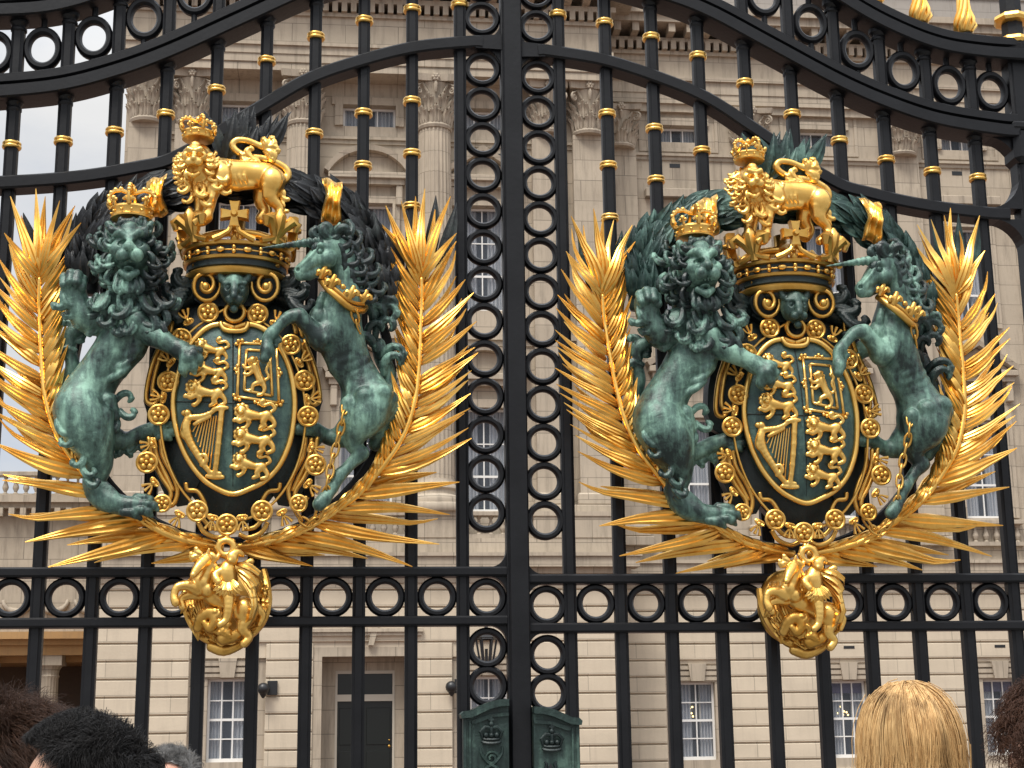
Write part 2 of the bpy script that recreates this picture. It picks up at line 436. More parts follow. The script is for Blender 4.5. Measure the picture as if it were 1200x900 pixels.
def window(x0, x1, z0, z1, y, cols=2, rows=4, curtain=True, lit=False, arch=0):
    fr = MB(); fw = .075; yy = y+.28
    fr.box(x0, x0+fw, yy, yy+.1, z0, z1).box(x1-fw, x1, yy, yy+.1, z0, z1).box(x0+fw, x1-fw, yy, yy+.1, z0, z0+fw*1.5).box(x0+fw, x1-fw, yy, yy+.1, z1-fw, z1)
    zi0, zi1 = z0+fw*1.5, z1-fw
    for i in range(1, cols):
        c = x0+fw+(x1-x0-2*fw)*i/cols; fr.box(c-.022, c+.022, yy+.02, yy+.08, zi0, zi1)
    for j in range(1, rows):
        c = zi0+(zi1-zi0)*j/rows; h = .04 if j == rows//2 else .02; fr.box(x0+fw, x1-fw, yy+.025, yy+.075, c-h, c+h)
    o = fr.build("window", M["white_sash"], pal)
    MB().box(x0+fw*.5, x1-fw*.5, yy+.045, yy+.053, z0+fw, z1-fw*.5).build("pane", M["glass"], o)
    if curtain:
        cm = MB(); w = x1-x0
        for a, b in ((x0+.04, x0+w*.40), (x1-w*.40, x1-.04)):
            pts = []; n = 26
            for i in range(n+1):
                u = i/n; pts.append((a+(b-a)*u, yy+.15+.04*math.sin(u*26+x0*3)))
            vs = [(px, py, z0+.05) for px, py in pts]+[(px*.97+(x0 if a < (x0+x1)/2 else x1)*.03, py, z1-.03) for px, py in pts]
            cm.add(vs, [(i, i+1, n+2+i, n+1+i) for i in range(n)])
        cm.build("curtain", M["curtain"], o, True)
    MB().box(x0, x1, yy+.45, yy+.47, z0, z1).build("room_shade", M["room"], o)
    if lit:
        lm = MB()
        for i in range(9): lm.sphere((x0+(x1-x0)*(.22+.33*random.random()), yy+.2, z0+(z1-z0)*(.55+.14*random.random())), .035, 6, 5)
        lm.build("chandelier", M["lit"], o)
    return o

def moulding(name, x0, x1, y, steps, mat="portland_stone", ends=True):
    """steps: (z0,z1,projection)"""
    m = MB()
    for z0, z1, pr in steps: m.box(x0-(pr if ends else 0), x1+(pr if ends else 0), y-pr, y+.5, z0, z1-.003)
    return m.build(name, M[mat], pal)

def dentils(m, x0, x1, y, z0, z1, w, gap, d):
    n = int((x1-x0)/(w+gap))
    for i in range(n): x = x0+(x1-x0)*(i+.2)/n; m.box(x, x+w, y-d, y+.05, z0, z1)

def capital(cx, cy, z0, z1, hw, half=True, name="capital", mat="carved_stone", par=None):
    """composite capital: two rows of acanthus, corner volutes, abacus with a flower"""
    m = MB(); H = z1-z0
    m.lathe((cx, cy, z0), [(hw*1.04, 0), (hw*1.1, .05*H), (hw*1.04, .09*H), (hw*.95, .1*H), (hw*.97, .45*H), (hw*1.08, .72*H), (hw*1.22, .86*H)], 20)
    for row, (zb, zt, n, out) in enumerate(((.09, .42, 8, .20), (.30, .66, 8, .26))):
        for i in range(n):
            a = 2*PI*(i+.5*row)/n+PI/8*0; c, s_ = math.cos(a), math.sin(a)
            if s_ > .55: continue
            for q in range(-1, 2):
                b = a+q*.2; pr = []
                for u in (0, .35, .7, .9, 1.0, .93):
                    rr = hw*(.98+out*u**2.2+(.12 if u > .85 else 0)); zz = z0+H*(zb+(zt-zb)*(u if u < .95 else .97)-(abs(q)*.04*H*u))-(0.03*H if u == .93 else 0)
                    pr.append((cx+rr*math.cos(b), cy+rr*math.sin(b), zz))
                m.tube(pr, [hw*.10, hw*.15, hw*.14, hw*.12, hw*.10, hw*.05], 5)
    for sx in (-1, 1):
        for sy in (-1, 1):
            if sy > 0 and half: continue
            px, py = cx+sx*hw*1.12, cy+sy*hw*1.12; sp = []
            for i in range(22):
                a = i/21*4.2*PI/2*1.6; r = hw*.30*(1-i/24); sp.append((px-sx*.05+sx*r*math.sin(a)*.75, py+sy*r*math.sin(a)*.75, z0+.70*H+r*math.cos(a)))
            m.tube([(cx+sx*hw*.4, cy+sy*hw*.95, z0+.62*H), (cx+sx*hw*.8, cy+sy*hw*1.0, z0+.85*H)]+sp, [hw*.08]*(2+len(sp)), 5)
    ab = hw*1.34
    poly = []
    for i in range(4):
        a = PI/4+i*PI/2; b = a+PI/2
        for u in (0.04, .25, .5, .75, .96):
            x = math.cos(a)*(1-u)+math.cos(b)*u; y = math.sin(a)*(1-u)+math.sin(b)*u; k = ab*1.414*(1-.30*math.sin(PI*u)*.35); poly.append((x*k, y*k))
    vs = [(cx+x, cy+y, z0+.87*H) for x, y in poly]+[(cx+x*1.05, cy+y*1.05, z1-.004) for x, y in poly]; n = len(poly)
    m.add(vs, [tuple(range(n))[::-1], tuple(range(n, 2*n))]+[(i, (i+1) % n, (i+1) % n+n, i+n) for i in range(n)])
    for k in range(6):
        a = k*PI/3; m.sphere((cx+hw*.16*math.cos(a), cy-ab*1.0, z0+.93*H+hw*.16*math.sin(a)), hw*.12, 6, 5)
    m.sphere((cx, cy-ab*1.05, z0+.93*H), hw*.1, 6, 5)
    m.tube([(cx, cy-hw*1.15, z0+.66*H), (cx, cy-hw*1.3, z0+.80*H), (cx, cy-hw*1.28, z0+.88*H)], [hw*.08, hw*.13, hw*.06], 6)
    return m.build(name, M[mat], par, True, 40)

def column(cx, cy, z0, z1, zc, r):
    m = MB(); m.box(cx-r*1.4, cx+r*1.4, cy-r*1.4, cy+r*1.4, z0, z0+.3, .03)
    m.lathe((cx, cy, z0+.3), [(r*1.36, 0), (r*1.38, .12), (r*1.3, .25), (r*1.12, .32), (r*1.1, .45), (r*1.22, .52), (r*1.2, .62), (r*1.05, .7), (r*1.03, .85)], 40)
    prof = [(r*(1-.13*max(0, (u-.3)/.7)**1.6), z0+1.15+(z1-z0-1.15)*u-0) for u in [i/12 for i in range(13)]]
    m.lathe((cx, cy, 0), prof, 168, flute=24, fd=.075)
    o = m.build("column", M["portland_stone"], pal, True, 50)
    capital(cx, cy, z1, zc, r*.88, True, "capital", "carved_stone", o); return o

def pilaster(x0, x1, y, z0, z1, zc, d=.3):
    m = MB(); m.box(x0-.18, x1+.18, y-d-.15, y, z0, z0+.32, .02).box(x0-.1, x1+.1, y-d-.08, y, z0+.32, z0+.75, .05).box(x0, x1, y-d, y, z0+.75, z1)
    o = m.build("pilaster", M["portland_stone"], pal)
    capital((x0+x1)/2, y-d*.35, z1, zc, (x1-x0)/2*.93, True, "capital", "carved_stone", o); return o

def pediment(cx, hw, z, y, kind):
    m = MB(); h = .85 if kind else .95
    m.box(cx-hw, cx+hw, y-.42, y+.05, z, z+.22, .02).box(cx-hw+.12, cx+hw-.12, y-.3, y+.05, z-.2, z-.003)
    if kind:
        n = 20; R = (hw*hw+h*h)/(2*h); pts = []
        for i in range(n+1):
            a = math.asin(hw/R)*(2*i/n-1); pts.append((cx+R*math.sin(a), z+.22+h-R+R*math.cos(a)))
        m.sweep(pts, [(-.02, y-.42), (.17, y-.46), (.2, y+.05), (-.02, y+.05)])
        m.prism([(cx-hw+.05, z+.222)]+[(p, q-.03) for p, q in pts[1:-1]]+[(cx+hw-.05, z+.222)], y-.12, y+.05)
    else:
        pts = [(cx-hw, z+.22), (cx, z+.22+h), (cx+hw, z+.22)]
        m.sweep(pts, [(-.02, y-.42), (.17, y-.46), (.2, y+.05), (-.02, y+.05)])
        m.prism([(cx-hw+.1, z+.222), (cx, z+.15+h), (cx+hw-.1, z+.222)], y-.12, y+.05)
    for s in (-1, 1): m.box(cx+s*(hw-.3)-.12, cx+s*(hw-.3)+.12, y-.26, y+.05, z-.95, z-.203, .03)
    return m.build("pediment", M["portland_stone"], pal)

def surround(x0, x1, z0, z1, y, w=.22, d=.09, ears=0):
    m = MB(); m.box(x0-w, x0, y-d, y+.02, z0, z1).box(x1, x1+w, y-d, y+.02, z0, z1).box(x0-w-ears, x1+w+ears, y-d-.002, y+.02, z1+.002, z1+w)
    m.box(x0-w*.35, x0-.01, y-d-.04, y-d+.01, z0, z1-.003).box(x1+.01, x1+w*.35, y-d-.04, y-d+.01, z0, z1-.003)
    return m.build("window_surround", M["portland_stone"], pal)

def balustrade(x0, x1, y, z0, z1, px=()):
    m = MB(); h = z1-z0
    m.box(x0, x1, y-.22, y+.22, z0, z0+.14).box(x0, x1, y-.24, y+.24, z1-.16, z1, .02)
    n = max(2, int((x1-x0)/.36))
    for i in range(n):
        x = x0+(x1-x0)*(i+.5)/n; b0 = z0+.14; bh = h-.30
        m.lathe((x, y, b0), [(.09, 0), (.09, .06*bh), (.05, .12*bh), (.11, .32*bh), (.115, .4*bh), (.05, .72*bh), (.045, .85*bh), (.08, .9*bh), (.08, bh)], 10)
    return m.build("balustrade", M["carved_stone"], pal, True, 40)

# --- the middle pavilion
BX = (-4.5, -.08, 4.05)
g_ops = [(-5.15, -3.88, .72, 3.36), (-1.42, 1.34, 0, 4.05), (3.42, 4.70, .72, 3.36)]
rusticated(-8.75, 8.72, 6.45, PY-.05, [(-5.75, -3.28, .3, 4.02), (-1.75, 1.66, 0, 4.35), (2.82, 5.30, .3, 4.02)])
# the window bays set back inside the rustication
for i, (a, b) in enumerate(((-5.75, -3.28), (2.82, 5.30))):
    c = (a+b)/2; m = MB()
    for x0, x1, z0, z1 in rects(a, b, .3, 4.02, [g_ops[0 if i == 0 else 2]]): m.box(x0, x1, PY+.12, PY+.8, z0, z1)
    m.box(c-.95, c+.95, PY+.06, PY+.12, 3.42, 3.52).box(c-.95, c+.95, PY+.04, PY+.12, 3.58, 3.72).box(c-.95, c+.95, PY+.02, PY+.12, 3.78, 3.93)
    m.build("window_bay", M["portland_stone"], pal)
    MB().add([(c-.22, PY-.03, 3.40), (c+.22, PY-.03, 3.40), (c+.3, PY-.03, 4.02), (c-.3, PY-.03, 4.02), (c-.22, PY+.12, 3.40), (c+.22, PY+.12, 3.40), (c+.3, PY+.12, 4.02), (c-.3, PY+.12, 4.02)],
             [(0, 1, 2, 3), (0, 4, 5, 1), (1, 5, 6, 2), (2, 6, 7, 3), (3, 7, 4, 0)]).build("keystone", M["portland_stone"], pal)
    window(*g_ops[0 if i == 0 else 2], PY+.1, 3 if i == 0 else 2, 4)
# doorway
m = MB(); m.box(-1.75, -1.46, PY+.02, PY+1.2, 0, 4.35).box(1.37, 1.66, PY+.02, PY+1.2, 0, 4.35).box(-1.46, 1.37, PY+.02, PY+1.2, 4.05, 4.35)
m.box(-1.46, 1.37, PY+1.0, PY+1.3, 3.62, 4.05).box(-1.46, -1.02, PY+1.0, PY+1.3, 0, 3.62).box(.95, 1.37, PY+1.0, PY+1.3, 0, 3.62)
m.build("door_recess", M["portland_stone"], pal)
d = MB().box(-1.02, .95, PY+1.08, PY+1.15, 0, 2.62).build("door", M["door_black"], pal)
m = MB().box(-1.02, -.95, PY+.98, PY+1.06, 0, 3.62).box(.88, .95, PY+.98, PY+1.06, 0, 3.62).box(-.95, .88, PY+.98, PY+1.06, 2.62, 2.84).box(-.95, .88, PY+.98, PY+1.06, 3.52, 3.62); m.build("door_frame", M["door_trim"], d)
MB().box(-.95, .88, PY+1.05, PY+1.07, 2.84, 3.52).build("fanlight", M["door_black"], d)
m = MB()
for x0, x1 in ((-.88, -.09), (.02, .81)):
    for z0, z1 in ((.2, 1.0), (1.2, 2.4)): m.box(x0, x1, PY+1.055, PY+1.08, z0, z1, .02)
m.build("door_panel", M["door_black"], d)
MB().sphere((.78, PY+1.03, 1.15), .05).sphere((.78, PY+1.03, 1.35), .03).build("handle", M["gold_aged"], d, True)
m = MB()
for s in (-1, 1): m.add([(-.08+s*.12-.18*(s < 0), PY-.16, 4.40), (-.08+s*.12+.18*(s > 0), PY-.16, 4.40), (-.08+s*.25+.22*(s > 0), PY-.16, 5.05), (-.08+s*.25-.22*(s < 0), PY-.16, 5.05), (-.08+s*.12-.18*(s < 0), PY, 4.40), (-.08+s*.12+.18*(s > 0), PY, 4.40), (-.08+s*.25+.22*(s > 0), PY, 5.05), (-.08+s*.25-.22*(s < 0), PY, 5.05)], [(0, 1, 2, 3), (0, 4, 5, 1), (1, 5, 6, 2), (2, 6, 7, 3), (3, 7, 4, 0)])
m.box(-1.9, 1.8, PY-.14, PY-.04, 4.72, 4.83).box(-1.95, 1.85, PY-.2, PY-.04, 4.835, 4.95).build("door_hood", M["portland_stone"], pal)
# storey cornice above the ground floor, blocking course, balustrades between the pedestals
moulding("storey_cornice", -8.75, 8.72, PY-.05, [(6.45, 6.75, .06), (6.75, 6.95, .16), (6.95, 7.3, .42), (7.3, 7.42, .5), (7.42, 7.95, .02)])
xs = [(-8.7, -5.6), (-3.2, -1.55), (1.5, 3.15), (5.6, 8.7)]
for a, b in xs: MB().box(a, b, PY-.1, PY+1.3, 7.95, 8.85, .02).box(a-.05, b+.05, PY-.15, PY+1.3, 8.70, 8.852).build("pedestal", M["portland_stone"], pal)
for a, b in ((-5.6, -3.2), (-1.55, 1.5), (3.15, 5.6)): balustrade(a, b, PY+.25, 7.95, 8.88)
# wall behind the columns
up_ops = []
for c in BX: up_ops += [(c-.92, c+.92, 9.0, 12.65), (c-.88, c+.88, 16.2, 20.1), (c-.92, c+.98, 23.05, 23.85)]
wall("upper_wall", M["portland_stone"], -8.70, 8.68, 7.95, 24.7, PY+1.0, PY+1.8, up_ops)
for i, c in enumerate(BX):
    window(c-.92, c+.92, 9.0, 12.65, PY+1.0, 2, 3); surround(c-.92, c+.92, 9.0, 12.65, PY+1.0, .3, .12)
    window(c-.88, c+.88, 16.2, 20.1, PY+1.0, 2, 3); surround(c-.88, c+.88, 16.2, 20.1, PY+1.0, .26, .12)
    window(c-.92, c+.98, 23.05, 23.85, PY+1.0, 3, 1); surround(c-.92, c+.98, 23.05, 23.85, PY+1.0, .3, .1, .1)
    pediment(c, 1.42, 20.95, PY+1.0, i == 1); pediment(c, 1.42, 13.6, PY+1.0, i != 1)
    MB().box(c+.5, c+.78, PY+.985, PY+1.02, 22.02, 22.14).build("air_vent", M["lamp_black"], pal)
moulding("string_course", -8.6, 8.6, PY+1.0, [(22.35, 22.5, .06), (22.5, 22.62, .14)], ends=False)
moulding("string_course", -8.6, 8.6, PY+1.0, [(14.9, 15.1, .06), (15.1, 15.3, .16)], ends=False)
for cx in (-2.42, 2.30): column(cx, PY+.62, 8.852, 22.75, 24.7, .66)
for a, b in ((-8.55, -7.35), (-6.93, -5.75), (5.85, 7.0), (7.35, 8.55)): pilaster(a, b, PY+1.0, 8.852, 22.80, 24.7, .38)
m = MB(); m.box(-8.72, 8.70, PY+.0, PY+1.8, 24.7, 25.0).box(-8.74, 8.72, PY-.05, PY+1.8, 25.0, 25.3).box(-8.77, 8.75, PY-.09, PY+1.8, 25.3, 25.6).box(-8.82, 8.80, PY-.17, PY+1.8, 25.6, 25.75).box(-8.72, 8.70, PY, PY+1.8, 25.75, 26.8)
m.build("entablature", M["portland_stone"], pal)
m = MB(); m.box(-8.8, 8.78, PY-.1, PY+1.8, 26.8, 26.95).box(-8.95, 8.93, PY-.22, PY+1.8, 27.3, 27.5).box(-9.7, 9.68, PY-.95, PY+1.8, 27.95, 28.35).box(-9.85, 9.83, PY-1.1, PY+1.8, 28.35, 28.7)
dentils(m, -8.8, 8.8, PY-.05, 26.95, 27.3, .2, .13, .2); dentils(m, -8.9, 8.9, PY-.2, 27.5, 27.95, .26, .42, .62)
m.build("cornice", M["carved_stone"], pal)
# pediment block and roof of the pavilion, with its plain side
m = MB(); m.box(-8.72, 8.70, PY+1.8, PY+14, 0, 28.7); m.build("pavilion_block", M["portland_stone"], pal)
MB().prism([(-9.8, 28.7), (9.8, 28.7), (0, 33.2)], PY-.4, PY+4).build("roof_gable", M["portland_stone"], pal)
# wall lamps either side of the door
for lx in (-3.05, 3.05):
    m = MB().box(lx-.16, lx+.16, PY-.16, PY-.04, 2.82, 3.28, .01).tube([(lx-.1, PY-.2, 3.05), (lx-.28, PY-.34, 3.04), (lx-.36, PY-.38, 3.05)], [.04, .04, .05], 8)
    m.sphere((lx-.28, PY-.34, 3.02), .2, 12, 8).lathe((lx-.28, PY-.34, 2.72), [(.03, 0), (.09, .08), (.14, .2)], 12)
    tag(m.build("wall_lamp", M["lamp_black"], None, True, 40), "black globe lamp on a square plate on the wall "+("left" if lx < 0 else "right")+" of the palace door", "lamp", "lamps beside the palace door")

lc = at(570, 764, PY-.6); m = MB(); lx, ly, lz = lc.x, lc.y, lc.z
for k in range(6):
    a = k*PI/3; m.tube([(lx+.2*math.cos(a), ly+.2*math.sin(a), lz-.42), (lx+.34*math.cos(a), ly+.34*math.sin(a), lz+.42)], .035, 5); b_ = a+PI/3
    for r, z in ((.2, -.42), (.34, .42)): m.tube([(lx+r*math.cos(a), ly+r*math.sin(a), lz+z), (lx+r*math.cos(b_), ly+r*math.sin(b_), lz+z)], .035, 5)
m.lathe((lx, ly, lz+.42), [(.36, 0), (.38, .05), (.2, .22), (.08, .3), (.05, .42)], 6).lathe((lx, ly, lz-.52), [(.03, 0), (.12, .05), (.2, .1)], 6).tube([(lx, ly, lz+.8), (lx, ly+.2, lz+1.0), (lx, PY-.05, lz+1.0)], .035, 6).tube([(lx, ly, lz-.45), (lx, ly, lz+.1)], .05, 6)
tag(m.build("lantern", M["lamp_black"], None, True, 40), "black six-sided iron lantern bracketed out from the wall above the lock cases", "lantern")

# --- the right wing, set back
RY = PY+2.4
RB = (11.65, 17.15, 22.75, 28.3)
rg = [(c-.68, c+.60, .52, 3.18) for c in RB]
rusticated(8.9, 32, 6.45, RY-.05, [(c-1.18, c+1.1, .2, 3.82) for c in RB])
for i, c in enumerate(RB):
    c0 = c-.04; m = MB()
    for x0, x1, z0, z1 in rects(c-1.18, c+1.1, .2, 3.82, [rg[i]]): m.box(x0, x1, RY+.08, RY+.8, z0, z1)
    m.box(c0-.9, c0+.9, RY+.03, RY+.08, 3.24, 3.36).box(c0-.9, c0+.9, RY+.01, RY+.08, 3.42, 3.56).box(c0-.9, c0+.9, RY-.02, RY+.08, 3.62, 3.74)
    m.build("window_bay", M["portland_stone"], pal)
    MB().prism([(c0-.24, 3.22), (c0+.24, 3.22), (c0+.32, 3.82), (c0-.32, 3.82)], RY-.08, RY+.08).build("keystone", M["portland_stone"], pal)
    wo = window(*rg[i], RY+.05, 2 if i == 0 else 3, 4, True, i < 2)
    if i in (1, 2): MB().box(rg[i][0]+.09, rg[i][1]-.09, RY+.415, RY+.425, rg[i][3]-.42, rg[i][3]-.08).build("blind", M["purple_blind"], wo)
    if i: MB().box(c0-.15, c0+.25, RY-.06, RY+.02, 4.30, 4.40).build("air_vent", M["lamp_black"], pal)
    window(c-.85, c+.85, 9.0, 12.65, RY, 2, 3); surround(c-.85, c+.85, 9.0, 12.65, RY, .3, .12)
    window(c-.85, c+.85, 16.2, 20.2, RY, 2, 3); surround(c-.85, c+.85, 16.2, 20.2, RY, .26, .12)
    window(c-.72, c+.80, 23.35, 24.0, RY, 3, 1); surround(c-.72, c+.80, 23.35, 24.0, RY, .3, .1, .1)
    m = MB().box(c-1.5, c+1.55, RY-.05, RY+.02, 22.95, 23.1).box(c-1.5, c-1.38, RY-.05, RY+.02, 23.1, 24.6).box(c+1.43, c+1.55, RY-.05, RY+.02, 23.1, 24.6); m.build("attic_panel", M["portland_stone"], pal)
    pediment(c, 1.45, 14.3, RY, i % 2 == 1)
    MB().box(c-1.35, c+1.4, RY-.3, RY+.02, 21.05, 21.4, .03).build("window_hood", M["portland_stone"], pal)
    MB().box(c-.35, c+.05, RY-.012, RY+.02, 22.32, 22.48).build("air_vent", M["lamp_black"], pal)
    balustrade(c-1.2, c+1.2, RY-.1, 7.95, 8.9)
rops = []
for c in RB: rops += [(c-.85, c+.85, 9.0, 12.65), (c-.85, c+.85, 16.2, 20.2), (c-.72, c+.80, 23.35, 24.0)]
wall("upper_wall", M["portland_stone"], 8.75, 32, 7.95, 25.2, RY, RY+.8, rops)
moulding("storey_cornice", 8.9, 32, RY-.05, [(6.45, 6.75, .06), (6.75, 6.95, .16), (6.95, 7.3, .42), (7.3, 7.42, .5), (7.42, 7.95, .02)], ends=False)
moulding("string_course", 8.75, 32, RY, [(22.6, 22.75, .06), (22.75, 22.85, .14)], ends=False)
for a in (14.4, 20.35, 25.5, 9.35): pilaster(a-.62, a+.62, RY, 7.95, 22.9, 24.5, .3)
m = MB().box(8.75, 32, RY-.2, RY+.8, 24.5, 24.8).box(8.75, 32, RY-.32, RY+.8, 24.8, 25.2).box(8.75, 32, RY-.36, RY+.8, 25.2, 25.68).box(8.75, 32, RY-.46, RY+.8, 25.68, 25.85).box(8.75, 32, RY-.3, RY+.8, 25.85, 26.75).box(8.75, 32, RY-.42, RY+.8, 26.75, 26.9)
m.build("entablature", M["portland_stone"], pal)
m = MB().box(8.75, 32, RY-.5, RY+.8, 27.25, 27.4).box(8.75, 32, RY-1.15, RY+.8, 27.75, 28.05).box(8.75, 32, RY-1.3, RY+.8, 28.05, 28.3)
dentils(m, 9, 32, RY-.4, 26.9, 27.25, .2, .13, .2); dentils(m, 9, 32, RY-.5, 27.4, 27.75, .26, .42, .55); m.build("cornice", M["carved_stone"], pal)
m = MB().box(8.75, 32, RY+.5, RY+1.3, 28.3, 28.9).box(8.75, 32, RY+.55, RY+1.3, 28.9, 30.05).box(8.75, 32, RY+.48, RY+1.35, 30.05, 30.2); m.build("attic_parapet", M["grey_roof_stone"], pal)
m = MB()
for i in range(46):
    x = 9+i*.5; m.lathe((x, RY+.9, 30.2), [(.14, 0), (.2, .12), (.24, .3), (.18, .5), (.06, .62)], 8)
m.build("parapet_cresting", M["grey_roof_stone"], pal, True)
MB().box(8.75, 32, RY+.8, RY+14, 0, 28.3).build("wing_block", M["portland_stone"], pal)

# --- the low colonnaded range on the left, farther back
LX0, LX1, LY = -26.0, -9.2, 50.0
low = empty("colonnade_wing", (-16, LY, 0), "low stone range with a balustrade above an ochre colonnade at the far left", "building")
keep = pal; pal = low
m = MB().box(LX0, LX1, LY, LY+6, 5.2, 9.6); m.build("upper_wall", M["portland_stone"], low)
m = MB().box(LX0, LX1, LY-.2, LY+6, 4.4, 4.75).box(LX0, LX1, LY-.35, LY+6, 4.75, 4.95).box(LX0, LX1, LY-.6, LY+6, 4.95, 5.2); m.build("entablature", M["ochre_stone"], low)
m = MB().box(LX0, LX1, LY-.3, LY+6, 9.6, 9.8).box(LX0, LX1, LY-.5, LY+6, 9.8, 10.05); dentils(m, LX0, LX1, LY-.25, 9.3, 9.6, .2, .2, .22); m.build("cornice", M["portland_stone"], low)
balustrade(LX0, LX1, LY+.3, 10.05, 11.0)
m = MB()
for i in range(14):
    x = LX1-.6-i*1.25
    m.tube([(x+.5*math.cos(a), LY-.08, 6.35+.42*math.sin(a)) for a in [PI+PI*k/8 for k in range(9)]], [.05, .08, .1, .12, .13, .12, .1, .08, .05], 6)
m.build("swag_frieze", M["carved_stone"], low, True)
MB().box(LX0, LX1, LY+4, LY+4.3, 0, 4.4).build("back_wall", M["door_brown"], low)
MB().box(LX0, LX1, LY+.6, LY+4, 4.18, 4.4).build("colonnade_ceiling", M["ochre_stone"], low)
MB().box(LX1-.5, LX1, LY, LY+5.9, 0, 4.4).build("end_pier", M["portland_stone"], low)
for i in range(6):
    x = -11.15-i*2.3; m = MB()
    m.lathe((x, LY+.35, 0), [(.42, 0), (.42, .2), (.36, .3), (.33, 3.6), (.37, 3.68), (.33, 3.75), (.36, 3.9), (.45, 4.05)], 72, flute=18, fd=.06)
    m.box(x-.5, x+.5, LY-.15, LY+.85, 4.05, 4.4).build("column", M["portland_stone"], low, True, 40)
pal = keep
# ================================================================== gates
def arch_pts(tab, n=6): return [(float(p[0]), float(p[1])) for p in spline(tab, n)]
A_TAB = [(.128, 4.690), (.18, 4.690), (.43, 4.655), (.665, 4.585), (.91, 4.485), (1.14, 4.332), (1.48, 4.098), (1.67, 4.035), (1.92, 3.985), (2.2, 3.955), (2.33, 3.95)]
B_TAB = [(-.0, 5.17), (.3, 5.11), (.668, 5.020), (.925, 4.932), (1.225, 4.772), (1.545, 4.598), (1.78, 4.495), (2.02, 4.42), (2.3, 4.38), (2.40, 4.375)]
C_TAB = [(.0, 5.75), (.8, 5.50), (1.3, 5.22), (1.649, 4.985), (1.86, 4.872), (2.06, 4.800), (2.275, 4.772), (2.50, 4.765)]
def z_on(tab, x):
    p = arch_pts(tab, 12)
    for a, b in zip(p[:-1], p[1:]):
        if a[0] <= x <= b[0]: return a[1]+(b[1]-a[1])*(x-a[0])/max(1e-9, b[0]-a[0])
    return p[-1][1] if x > p[-1][0] else p[0][1]

def bar_section(hw, hd, g):
    """moulded square bar: chamfered corners with a bead down each face"""
    return [(-hw, -hd+g), (-hw+g, -hd+g*.6), (-hw+g*1.5, -hd), (hw-g*1.5, -hd), (hw-g, -hd+g*.6), (hw, -hd+g), (hw, hd-g), (hw-g, hd), (-hw+g, hd), (-hw, hd-g)]

def upright(m, x, z0, z1, hw, hd, g=.010, yc=0.0):
    sec = bar_section(hw, hd, g); n = len(sec)
    vs = [(x+a, yc+b, z0) for a, b in sec]+[(x+a, yc+b, z1) for a, b in sec]
    return m.add(vs, [tuple(range(n))[::-1], tuple(range(n, 2*n))]+[(i, (i+1) % n, (i+1) % n+n, i+n) for i in range(n)])

def bar_rail(m, pts, h, y0, y1, g=.008):
    return m.sweep(pts, [(-h, y0+g), (-h+g, y0), (h-g, y0), (h, y0+g), (h, y1-g), (h-g, y1), (-h+g, y1), (-h, y1-g)])

def flame(m, x, y, z, s):
    m.lathe((x, y, z), [(.020*s, 0), (.036*s, .012*s), (.045*s, .035*s), (.042*s, .06*s), (.03*s, .1*s), (.018*s, .16*s), (.006*s, .23*s)], 14)
    for k in range(9):
        a = 2*PI*k/9; tw = .35
        pr = [(x+r*s*math.cos(a+tw*i), y+r*s*math.sin(a+tw*i), z+h*s) for i, (r, h) in enumerate(((.030, .01), (.046, .04), (.040, .075), (.026, .125), (.024, .18), (.012, .235)))]
        m.tube(pr, [.006*s, .013*s, .013*s, .010*s, .008*s, .002*s], 6)

def collar(m, x, z, s=1.0, y=0.0):
    m.lathe((x, y, z), [(.027*s, -.016), (.038*s, -.016), (.042*s, -.010), (.042*s, -.004), (.036*s, 0), (.040*s, .004), (.041*s, .010), (.036*s, .016), (.027*s, .016)], 22)

